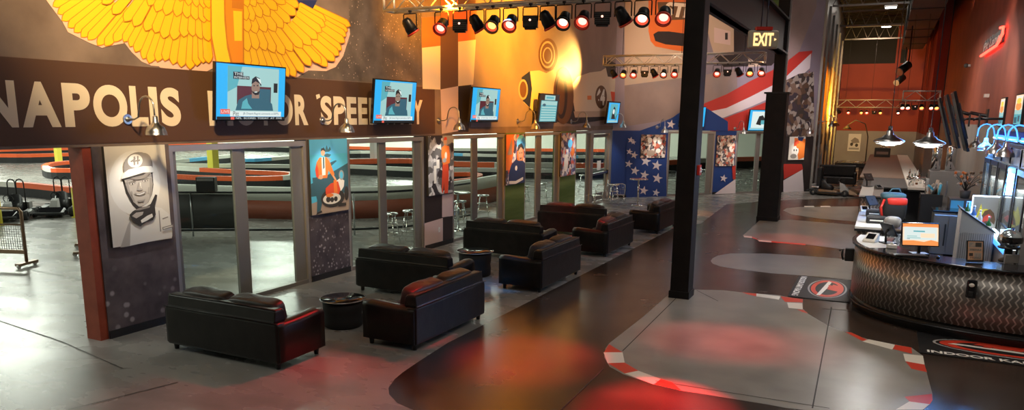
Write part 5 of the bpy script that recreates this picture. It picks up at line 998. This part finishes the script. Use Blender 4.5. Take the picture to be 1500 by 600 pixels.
sg = [rpx(1439, 82), rpx(1440, 52), rpx(1475, 28), rpx(1477, 58)]
t = thing('neon_sign', 'Pit Lane sign with red neon outline on the right brick-red wall', 'neon sign', Rw.pt((sg[0][0]+sg[2][0])/2, sg[0][1], 0)); Z = Frame((0, 0, 0), Rw.U, Rw.V, Rw.N); w_ = (sg[2][0]-sg[0][0])/2; h_ = (sg[2][1]-sg[0][1])*.72
q = MB(); q.box((-w_, .05, 0), (w_*.8, h_, .06), 'mural_black', Z)
for a in range(8):
    for b in range(3):
        if (a+b) % 2: q.box((-w_+a*w_*.12, .1+b*h_*.28, .06), (-w_+(a+1)*w_*.12, .1+(b+1)*h_*.28, .064), 'grey', Z)
q.build('sign_board', t)
q = MB(); q.text(Z, 'Pit Lane', -w_*.9, h_*.25, w_*.62, h_*.85, 'p_cream', .08, .03, .2); q.build('lettering', t, normals=False)
q = MB(); q.tube([Z.pt(*p_, .1) for p_ in ((-w_, .0), (w_*.55, 0), (w_*.75, h_*.2), (w_*.8, h_*.35), (w_*.95, h_*.5), (w_*.95, h_*.95), (w_*.7, h_*1.05))], .035, 'neon_red', 8); q.build('neon_tube', t)
a = rpx(1419, 96); t = thing('wall_camera', 'small round security camera on the right wall below the neon sign', 'camera', Rw.pt(*a, 0)); q = MB(); q.cyl((0, 0, 0), (-.1, 0, 0), .05, 'white'); q.build('mount', t); q = MB(); q.sphere((-.14, 0, 0), .08, 'dark_grey', n=8); q.build('dome', t)
a = rpx(1445, 140); q = MB(); q.box((-.12, -.12, -.05), (0, .12, .05), 'offwhite'); o = q.build('wall_box'); o.location = Rw.pt(*a, 0); tag(o, 'small pale box on the right red wall above the fridges', 'box')
t = thing('wall_bracket_arm', 'black jointed bracket arm on the right wall beside the edge-on televisions', 'bracket', (2.6, 25.5, 3.25)); q = MB(); q.box((-.04, -.2, -.2), (0, .2, .2), 'black'); q.tube([(0, 0, 0), (-.4, .5, .1), (-.5, -.3, .05), (-.8, .2, .15)], .05, 'black', 7); q.build('arm', t); q = MB(); q.box((-.9, -.1, 0), (-.7, .4, .28), 'black'); q.build('head_plate', t)
# pendants
def pendant(x, y, z, lab):
    t = thing('pendant_lamp', lab, 'pendant lamp', (x, y, z), 0, 'industrial pendant lamps over the counter')
    q = MB(); q.lathe([(.03, .20), (.055, .20), (.06, .13), (.10, .115), (.13, .08), (.22, .045), (.26, .02), (.262, 0), (.25, .0), (.2, .035), (.1, .09), (.05, .11)], 'steel', n=36); q.build('shade', t)
    q = MB(); q.cyl((0, 0, .2), (0, 0, .28), .035, 'dark_grey'); q.cyl((0, 0, .28), (0, 0, 9.81-z), .007, 'black', n=6); q.build('cord', t)
    q = MB(); q.lathe([(0, -.045), (.09, -.04), (.17, -.02), (.21, .0), (.2, .02), (0, .03)], 'lit_cool', n=28); q.build('diffuser', t)
    q = MB()
    for rr, zz in ((.245, -.01), (.20, -.04), (.11, -.06)): q.tube([(rr*math.cos(i*PI/14), rr*math.sin(i*PI/14), zz) for i in range(28)], .006, 'steel', 5, True)
    for k in range(8): c_, s_ = math.cos(k*PI/4), math.sin(k*PI/4); q.tube([(.25*c_, .25*s_, .005), (.2*c_, .2*s_, -.04), (.11*c_, .11*s_, -.06), (0, 0, -.065)], .005, 'steel', 5)
    q.build('wire_guard', t); light('pendant_glow', 'POINT', (x, y, z-.18), 60, (1, .97, .9), .12)
pendant(.09, 15.5, 2.72, 'industrial pendant lamp over the counter, left of the two'); pendant(.74, 15.5, 2.70, 'industrial pendant lamp over the counter, right one beside the edge-on televisions')

# ------------------------------------------------------------------ far end of the room
t = thing('pool_table', 'green pool table at the far end of the corridor', 'pool table', (-1.5, 45.5, 0)); q = MB(); q.box((-.75, -1.3, .62), (.75, 1.3, .84), 'black'); q.build('frame', t, bevel=.02); q = MB(); q.box((-.62, -1.18, .84), (.62, 1.18, .85), 'b_green'); q.build('cloth', t)
for sx in (-.55, .55):
    for sy in (-1.05, 1.05): q = MB(); q.cyl((sx, sy, 0), (sx, sy, .62), .09, 'wood', .12, 12); q.build('leg', t)
q = MB()
for k in range(4): q.tube([(-.68+k*.45, -1.3, .85), (-.66+k*.45, -1.3, .92), (-.28+k*.45-.1, -1.3, .92)], .02, 'steel', 5)
q.build('ball_return', t)
t = thing('floor_lamp', 'tall curved floor lamp beside the pool table', 'lamp', (-.8, 46.5, 0)); q = MB(); q.tube([(0, 0, 0), (0, 0, 2.2), (-.2, 0, 2.9), (-.7, 0, 3.1), (-1.1, 0, 2.8)], .03, 'dark_grey', 7); q.build('pole', t); q = MB(); q.lathe([(0, 0), (.2, 0), (.2, .04), (0, .05)], 'dark_grey'); q.build('base', t); q = MB(); q.lathe([(.05, 2.8), (.25, 2.6), (.24, 2.6), (.04, 2.78)], 'dark_grey', (-1.1, 0, 0)); q.build('lamp_shade', t)
Ff = Frame((0, YF, 0), (1, 0, 0), (0, 0, 1), (0, -1, 0))
for x0, y0, x1, y1, lab, pal in ((1241, 196, 1262, 221, 'black and white car poster lit on the far grey wall', 1), (1288, 213, 1305, 225, 'small brown picture on the far grey wall', 0)):
    a, b = Ff.px(x0, y1), Ff.px(x1, y0)
    poster(Ff, a[0], b[0], a[1], b[1], lab, [('p_light', rc(0, 0, 1, 1)), ('p_mid', [(.2, .6), (.5, .8), (.8, .7), (.9, .5), (.4, .45)]), ('p_dark', ell(.3, .4, .12, .1)), ('p_dark', ell(.7, .35, .12, .1)), ('p_grey', rc(.1, .1, .9, .2))] if pal else [('crowd_c', rc(0, 0, 1, 1))], 'pictures on the far wall')
t = thing('dark_couch', 'long black couch at the corridor side near the pool table', 'sofa', (-1.88, 39.6, 0)); t.scale = (.74, 1, 1); q = MB(); q.box((-1.1, -.4, .08), (1.1, .4, .42), 'leather'); q.build('base', t, bevel=.05); q = MB(); q.box((-1.1, .2, .42), (1.1, .42, .95), 'leather'); q.build('backrest', t, bevel=.06)
for s in (-1, 1): q = MB(); q.box((s*1.1-.1, -.4, .08), (s*1.1+.1, .4, .65), 'leather'); q.build('arm', t, bevel=.05)
for s in (-1, 1):
    for sy in (-1, 1): q = MB(); q.cyl((s*1.05, sy*.32, 0), (s*1.05, sy*.32, .08), .04, 'black', n=8); q.build('leg', t)
for i, (x0, x1, y0, y1, m) in enumerate(((1305, 1322, 240, 252, 0),)):
    p = gp(1313, 252, 1.1); t = thing('small_machine', 'small dark machine with two shelves standing on the far bar end', 'machine', (0, 47, 1.10)); q = MB(); q.box((-.4, -.25, 0), (.4, .25, .5), 'black'); q.build('housing', t, bevel=.02); q = MB(); q.box((-.3, -.26, .15), (.3, -.25, .3), 'grey'); q.build('front_panel', t)

# ------------------------------------------------------------------ karts
def kart(m_body='black_gloss', m_pod='dark_grey', hoops=True):
    t = thing('go_kart', '', 'go-kart')
    for s in (-1, 1): q = MB(); q.hexa([(-.45, s*.34, .08), (.35, s*.34, .08), (.35, s*.66, .08), (-.45, s*.66, .08), (-.42, s*.36, .26), (.28, s*.36, .22), (.28, s*.62, .2), (-.42, s*.62, .26)], m_pod); q.build('side_pod', t, bevel=.03)
    q = MB(); q.box((-.8, -.33, .07), (.85, .33, .12), 'black'); q.build('floor_tray', t)
    q = MB(); q.hexa([(.75, -.5, .08), (1.1, -.42, .08), (1.1, .42, .08), (.75, .5, .08), (.72, -.4, .30), (1.02, -.3, .16), (1.02, .3, .16), (.72, .4, .30)], m_body); q.build('nose', t, bevel=.03)
    q = MB(); q.hexa([(.35, -.16, .12), (.72, -.16, .12), (.72, .16, .12), (.35, .16, .12), (.28, -.11, .52), (.46, -.11, .46), (.46, .11, .46), (.28, .11, .52)], 'p_grey'); q.build('steering_fairing', t, bevel=.02)
    q = MB(); a = [(.24+.05*math.sin(i*PI/8), .15*math.cos(i*PI/8), .58+.12*math.sin(i*PI/8)) for i in range(16)]; q.tube(a, .014, 'rubber', 6, True); q.cyl((.24, 0, .58), (.4, 0, .4), .015, 'steel', n=6); q.build('steering_wheel', t)
    q = MB(); q.sphere((-.2, 0, .3), 1, 'black', (.26, .22, .2), 10, .6, None, lambda v: Vector((v.x-.35*max(0, v.z)*1.0, v.y, v.z*(1.9 if v.z > 0 and v.x < 0 else .8)))); q.build('seat', t)
    q = MB(); q.box((-.82, -.1, .12), (-.5, .34, .42), 'grey'); q.cyl((-.75, -.34, .3), (-.45, -.34, .3), .07, 'steel'); q.build('engine', t, bevel=.02)
    for x in (-.62, .62):
        for s in (-1, 1): q = MB(); y = s*.58; q.lathe([(.07, -.08), (.11, -.08), (.135, -.06), (.135, .06), (.11, .08), (.07, .08), (.07, -.08)], 'rubber', (x, y, .135), 20, (0, 1, 0)); w_ = q.build('wheel', t); q = MB(); q.lathe([(0, -.03), (.07, -.05), (.07, .05), (0, .03)], 'steel', (x, y, .135), 14, (0, 1, 0)); q.build('rim', w_)
    if hoops:
        for s in (-.13, .13): q = MB(); q.tube([(-.46, s-.13, .1), (-.46, s-.12, .9)]+[(-.46, s-.12*math.cos(i*PI/6), .98+.12*math.sin(i*PI/6)) for i in range(7)]+[(-.46, s+.12, .9), (-.46, s+.13, .1)], .02, 'black', 7); q.build('roll_hoop', t)
    for pts_, r_ in (([(-.9, -.6, .16), (-.92, 0, .16), (-.9, .6, .16)], .035), ([(-.5, .7, .14), (.5, .7, .14)], .03), ([(-.5, -.7, .14), (.5, -.7, .14)], .03), ([(1.14, -.5, .14), (1.2, 0, .14), (1.14, .5, .14)], .04)):
        q = MB(); q.tube(pts_, r_, 'rubber', 8); q.build('bumper', t)
    return t
k0 = kart('black_gloss', 'dark_grey'); kp = [(gp(20, 319), -.85, 'go-kart parked leftmost in the row beyond the opening'), (gp(88, 313), -.85, 'hooped go-kart parked beside the short yellow post beyond the opening')]
for i, (p, r, lab) in enumerate(kp):
    if i == 0: k0.scale = (.95, .86, 1); k0.location = (p.x, p.y, 0); k0.rotation_euler.z = r; k0['label'] = lab; k0['group'] = 'go-karts parked beyond the opening'
    else: dup(k0, (p.x, p.y, 0), r, lab)
k2 = kart('bronze', 'bronze', False); p = gp(1206, 282); k2.location = (-1.75, 34.3, 0); k2.rotation_euler.z = -.15; k2['label'] = 'bronze coloured kart with tall black seat at the corridor corner'; k2['group'] = 'display kart'
q = MB(); q.box((-.62, -.24, .3), (-.42, .24, 1.15), 'black'); q.build('headrest', k2, bevel=.08, seg=3)
# yellow bollards by the karts
for x, y, lab in ((-1, 330, 'yellow post at the left edge by the karts'), (113, 318, 'short yellow post beside the rightmost parked kart')):
    p = gp(x, y); t = thing('bollard', lab, 'bollard', (p.x, p.y, 0), 0, 'short yellow posts'); q = MB(); q.cyl((0, 0, 0), (0, 0, .82), .09, 'yellow', n=16); q.sphere((0, 0, .82), .09, 'yellow', n=8); q.build('post', t); q = MB(); q.lathe([(0, 0), (.14, 0), (.14, .02), (0, .02)], 'yellow'); q.build('base_plate', t)
# mesh gates by the opening
def gate(p, rz, w, lab):
    t = thing('mesh_gate', lab, 'gate', (p.x, p.y, 0), rz, 'metal mesh gates at the opening'); q = MB(); q.tube([(0, 0, .1), (0, 0, 1.12), (-.05, 0, 1.18), (-w+.05, 0, 1.18), (-w, 0, 1.12), (-w, 0, .1)], .032, 'bronze', 8); q.box((-w, -.03, .26), (0, .03, .34), 'bronze'); q.tube([(-w, 0, .85), (0, 0, .85)], .018, 'bronze'); q.build('frame', t)
    q = MB()
    for k in range(int(w/.05)): q.cyl((-k*.05, 0, .34), (-k*.05, 0, .85), .004, 'grey', n=4)
    for k in range(10): q.cyl((0, 0, .36+k*.05), (-w, 0, .36+k*.05), .004, 'grey', n=4)
    q.build('mesh_panel', t)
    for x in (0, -w): q = MB(); q.box((x-.06, -.25, .05), (x+.06, .25, .1), 'bronze'); q.build('foot', t)
    for x in (0, -w):
        for y in (-.22, .22): q = MB(); q.cyl((x-.02, y, .045), (x+.02, y, .045), .045, 'p_light', n=12); q.build('caster', t)
    return t
gate(gp(40, 390), .35, 1.9, 'bronze metal mesh gate at the left edge of the photo'); gate(gp(127, 374), -.62, 1.2, 'metal mesh gate seen end-on just left of the red jamb')

# ------------------------------------------------------------------ track barriers
def barrier(px, lab, cols, seg=2.2, z=.5, closed=False, th=.26, base='rubber', first=0):
    P_ = [tuple(gp(x, y, z)[:2]) for x, y in px]
    if closed: P_.append(P_[0])
    P_ = smooth(P_, 5); Q = [P_[0]]; 
    for p in P_[1:]:
        d = math.dist(p, Q[-1]); n = max(1, int(d/1.0))
        a = Q[-1]
        for k in range(1, n+1): Q.append((a[0]+(p[0]-a[0])*k/n, a[1]+(p[1]-a[1])*k/n))
    o, i_ = off(Q, -th/2), off(Q, th/2); q = MB(); s = 0; T_ = MB()
    for k in range(len(Q)-1):
        s += math.dist(Q[k], Q[k+1]); m = cols[int(s/seg+first) % len(cols)]
        a, b, c, d = o[k], o[k+1], i_[k+1], i_[k]
        q.face([(*a, 0), (*b, 0), (*b, z*.62), (*a, z*.62)], base); q.face([(*d, 0), (*c, 0), (*c, z*.62), (*d, z*.62)], base)
        for (u, v) in ((a, b), (d, c)): T_.face([(*u, z*.62), (*v, z*.62), (*v, z), (*u, z)], m)
        T_.face([(*a, z), (*b, z), (*c, z), (*d, z)], m)
    root = thing('track_barrier', lab, 'barrier', (*Q[0], 0), 0, 'track barriers'); loc = Vector((*Q[0], 0))
    for mb, nm in ((q, 'tyre_base'), (T_, 'top_rail')): x = mb.build(nm, root, origin=loc); x.location = (0, 0, 0)
    return root
RW = ['orange_red', 'orange_red', 'offwhite']
barrier([(-60, 217), (0, 217), (60, 215.5), (130, 214), (255, 209.5), (345, 210), (511, 214), (600, 216), (760, 217), (910, 218), (1000, 215), (1110, 213)], 'farthest red and white track barrier under the hall wall', RW, 5, .6)
barrier([(-60, 225), (0, 225), (45, 225), (120, 223)], 'red and white barrier behind the yellow pillar at the left', ['orange_red', 'offwhite'], 13, .55)
barrier([(180, 240), (255, 234), (345, 226), (362, 232), (424, 228), (511, 221), (600, 222), (740, 226), (900, 228)], 'white and blue track barrier weaving behind the first glass bay', ['offwhite', 'offwhite', 'sky_blue'], 3)
barrier([(480, 234), (511, 233), (600, 232), (662, 236), (740, 238), (810, 238), (910, 238), (1040, 231), (1120, 229)], 'long orange barrier behind the second and third glass bays', ['orange_red', 'orange_red', 'orange_red', 'offwhite'], 3.5, .7)
barrier([(230, 238.5), (345, 240), (430, 240.5), (511, 241), (610, 245), (740, 246), (810, 247), (900, 246)], 'white topped barrier crossing behind every glass bay', ['offwhite'], 3)
barrier([(65, 242), (80, 237), (130, 235), (255, 243), (345, 248), (415, 251), (428, 254), (412, 257), (345, 258), (255, 255), (130, 247), (78, 246)], 'orange topped loop island between the opening and the first glass bay', ['orange_red', 'orange_red', 'orange_red', 'offwhite'], 1.8, .5, True)
barrier([(662, 252), (690, 252), (703, 255), (690, 260), (662, 263)], 'orange barrier hairpin behind the third glass bay', ['orange_red'], 2)
barrier([(-60, 262), (0, 265), (48, 268), (125, 275), (260, 280), (330, 283)], 'white and red barrier behind the parked karts', ['offwhite', 'orange_red', 'orange_red'], 3.2, .5)
# low padded wall beyond the railing
Wp = [(-21, 15.6), (-17.5, 16.4), (-14.9, 17.5), (-13.2, 19.4), (-12.6, 21.9), (-12.8, 26)]
t = thing('padded_wall', 'low curved wall with red-brown padding beyond the railing', 'wall', (0, 0, 0)); Ws = smooth(Wp, 5)
ribbon('padding', Ws, 0, .55, .2, 'pad_brown', t, inner='pad_brown'); ribbon('grey_band', Ws, .55, .95, .18, 'offwhite', t, inner='offwhite')
t = thing('railing', 'dark railing with posts behind the glass bays', 'railing', (0, 0, 0)); Rp = [(-17.2, 12.3), (-15.6, 13.4), (-13.4, 14.8), (-12.2, 15.6), (-11.2, 17), (-11.0, 20)]
for z_, r_ in ((1.12, .03), (.16, .03)): q = MB(); q.tube([(x, y, z_) for x, y in smooth(Rp, 4)], r_, 'black', 8); q.build('rail', t)
Rs = smooth(Rp, 2)
for x, y in Rs[::1]: q = MB(); q.cyl((x, y, 0), (x, y, 1.12), .025, 'steel', n=8); q.build('post', t)
ribbon('dark_panel', smooth([(-17.2, 12.3), (-15.6, 13.4), (-14.5, 14.1)], 3), .2, 1.08, .02, 'dark_grey', t)
p = gp(292, 283, 1.12); t = thing('railing_box', 'dark box standing on the railing behind the first glass pane', 'box', (-15.25, 13.62, 1.15), .55); q = MB(); q.box((-.23, -.12, 0), (.23, .12, .36), 'black'); q.build('housing', t, bevel=.01); q = MB(); q.box((-.2, -.13, .27), (.2, -.12, .34), 'grey'); q.build('front_strip', t); q = MB(); q.box((-.05, -.09, -.03), (.05, .09, 0), 'black'); q.build('clamp', t)
# hall pillars
for x0, x1, yb, m, lab in ((82, 92, 244, 'yellow', 'yellow hall pillar at the left behind the orange loop island'), (306, 321, 256, 'yellow', 'yellow hall pillar seen through the first glass pane'), (543, 553, 250, 'white', 'white hall pillar seen through the second glass bay')):
    a, b = gp(x0, yb), gp(x1, yb); r_ = (b-a).length/2; c_ = (a+b)/2; t = thing('hall_pillar', lab, 'pillar', (c_.x, c_.y, 0), 0, 'hall pillars'); q = MB(); q.box((-r_*.8, -r_*.8, 0), (r_*.8, r_*.8, 7.6), m); q.build('shaft', t, bevel=.02); q = MB(); q.box((-r_*.95, -r_*.95, 0), (r_*.95, r_*.95, .12), m); q.build('base', t)

# ------------------------------------------------------------------ light
W_ = bpy.data.worlds.new('world'); SC.world = W_; W_.use_nodes = True; W_.node_tree.nodes['Background'].inputs[0].default_value = (.9, .85, .8, 1); W_.node_tree.nodes['Background'].inputs[1].default_value = .02
COOL = (.93, 1, .86)
for x in (-20, -36, -54, -72):
    for y in (2, 20, 38, 54): light('hall_light', 'AREA', (x, y, 7.5), (2000 if x < -30 else 600)*(2. if y > 50 else 1), COOL, 4, (x, y, 0))
light('hall_light', 'AREA', (-13.5, 3, 6.5), 70, COOL, 3, (-13.5, 5, 0)); light('hall_light', 'AREA', (-12.5, 15, 6.5), 130, COOL, 2.5, (-12.5, 15, 0)); light('hall_light', 'AREA', (-12.5, 25, 6.5), 130, COOL, 2.5, (-12.5, 25, 0))
# lounge and corridor lights
for x, y, e in ((-5, 1, 170), (-.5, 4, 200), (-5, 17, 45), (-1.0, 15, 110), (-5, 27, 80), (-.5, 30, 150), (-.5, 48, 200)): light('house_light', 'AREA', (x, y, 9.3), e*.55, (1, .90, .78), 2.2, (x, y, 0))
# mural and wall spots, some at the trusses, others at unseen points
AM = (1, .37, .01)
light('amber_spot', 'SPOT', (-6.6, 11.1, 4.9), 9500, AM, .08, A.pt(17.4, 5.2), 1.3, 1.)
light('amber_spot', 'SPOT', (-5.0, 17, 6.6), 7500, AM, .08, A.pt(19.3, 5.4), 1.2, 1.)  # added clear of the trusses to strengthen the amber wash
light('amber_spot', 'SPOT', (-8.3, 24.6, 4.6), 1500, (1, .55, .12), .05, A.pt(23.7, 4.8), 1.2, 1.)
light('warm_spot', 'SPOT', (-4.5, 3.5, 8), 5500, (1, .72, .38), .3, A.pt(8.0, 5.0), .85, .8)
light('warm_spot', 'SPOT', (-4.5, 9.5, 8), 2000, (1, .66, .34), .3, A.pt(12.5, 4.2), .8, .9)
light('wall_spot', 'SPOT', (-5.5, 22, 7.5), 2200, (1, .75, .55), .3, B.pt(3.5, 4.6), .9, .8)
light('wall_spot', 'SPOT', (-2.5, 29, 7), 800, (1, .85, .9), .3, B.pt(7.5, 4.5), .9, .8)
light('amber_spot', 'SPOT', (-2.2, 44, 3.4), 2500, (1, .55, .1), .1, D.pt(11, 4.2), 1.6, .7); light('amber_spot', 'SPOT', (-.8, 38, 6.0), 2500, AM, .1, D.pt(6, 4.0), .8, .7)
# gels on the floor and sofas
RED = (1, .025, .03)
for px_, e, s in (((775, 522), 750, .42), ((965, 600), 1700, .34), ((1045, 498), 90, .5), ((1130, 505), 55, .5), ((400, 590), 110, .6), ((480, 585), 30, .5)):
    g = gp(*px_); light('red_spot', 'SPOT', (g.x*.9-.4, Y1-.3, 4.9), e*7, RED, .06, g, s, .9)
for c_, e in (((-5.9, 6.9, .6), 45), ((-5.7, 8.5, .7), 170), ((-5.8, 16.3, .6), 200), ((-7.6, 18.4, .6), 240), ((-5.5, 21.3, .6), 110)):
    light('red_spot', 'SPOT', (c_[0]+.5, c_[1]-.7, 4.9), e*5, RED, .05, c_, .28, .8)
light('blue_spot', 'SPOT', (-5.5, 11.0, 4.9), 700, (.05, .35, 1), .05, (-6.3, 12.2, .5), .4, .8)
light('orange_spot', 'SPOT', (-3.6, 24.9, 4.9), 1200, (1, .35, .12), .06, gp(1030, 312), .35, .8); light('orange_spot', 'SPOT', (-1.5, 24.9, 4.9), 900, (1, .12, .05), .06, gp(1150, 352), .4, .9)
# gooseneck lamps shine on the posters
for l, r, lab in gl:
    n = Vector((math.cos(r), math.sin(r), 0)); p = Vector(l)+n*.57+Vector((0, 0, -.2)); light('gooseneck_beam', 'SPOT', p, 45, (1, .93, .84), .05, Vector(l)+Vector((0, 0, -1.4))+n*.1, 1.5, .7)
# bar side
light('blue_glow', 'AREA', (1.9, 18, 2.6), 140, (.08, .35, 1), 1., (1.2, 17.5, 1), sy=3); light('blue_glow', 'AREA', (2.05, 15.2, 2.1), 70, (.08, .35, 1), .5, (1.6, 12.6, 1.1))
light('desk_light', 'AREA', (-.2, 11.2, 6), 110, (1, .9, .8), 1, (1, 12.6, .8)); light('machine_fill', 'AREA', (1.2, 21.5, 5), 60, (1, .95, .9), 1, (1.5, 24, 1.8)); light('bar_light', 'AREA', (0, 30, 6), 150, (1, .93, .85), 2, (0, 30, 1)); light('fridge_light', 'AREA', (2.1, 15.9, 2.05), 110, (.85, .93, 1), .25, (2.1, 15.9, 0), sy=5)  # light aimed at the grey cabinet is an added fill without a lamp
light('red_wash', 'SPOT', (1.2, 40, 9), 4000, (1, .35, .25), .2, (2.6, 43, 4.5), .55, .7); light('red_wash', 'SPOT', (1.2, 50, 9), 4000, (1, .4, .3), .2, (2.0, 54, 4), .6, .7)
light('far_wash', 'SPOT', (-1, 50, 8), 900, (1, .7, .5), .3, (-1, YF, 4.2), 1.2, .8); light('wall_wash', 'SPOT', (1.3, 33, 9.6), 9500, (1, .5, .38), .2, (2.6, 37.5, 4), .6, .9); light('wall_wash', 'SPOT', (.2, 21, 8.5), 800, (1, .75, .6), .3, (2.6, 27, 4.5), 1.1, .8)

vs = SC.view_settings
try: SC.display_settings.display_device = 'sRGB'
except Exception: pass
vs.view_transform = 'Standard'; vs.look = 'None'; vs.exposure = 0.0; vs.gamma = 1.0; vs.use_curve_mapping = False
SC.cycles.max_bounces = 8; SC.cycles.transparent_max_bounces = 12; SC.cycles.use_denoising = True; SC.cycles.sample_clamp_indirect = 4
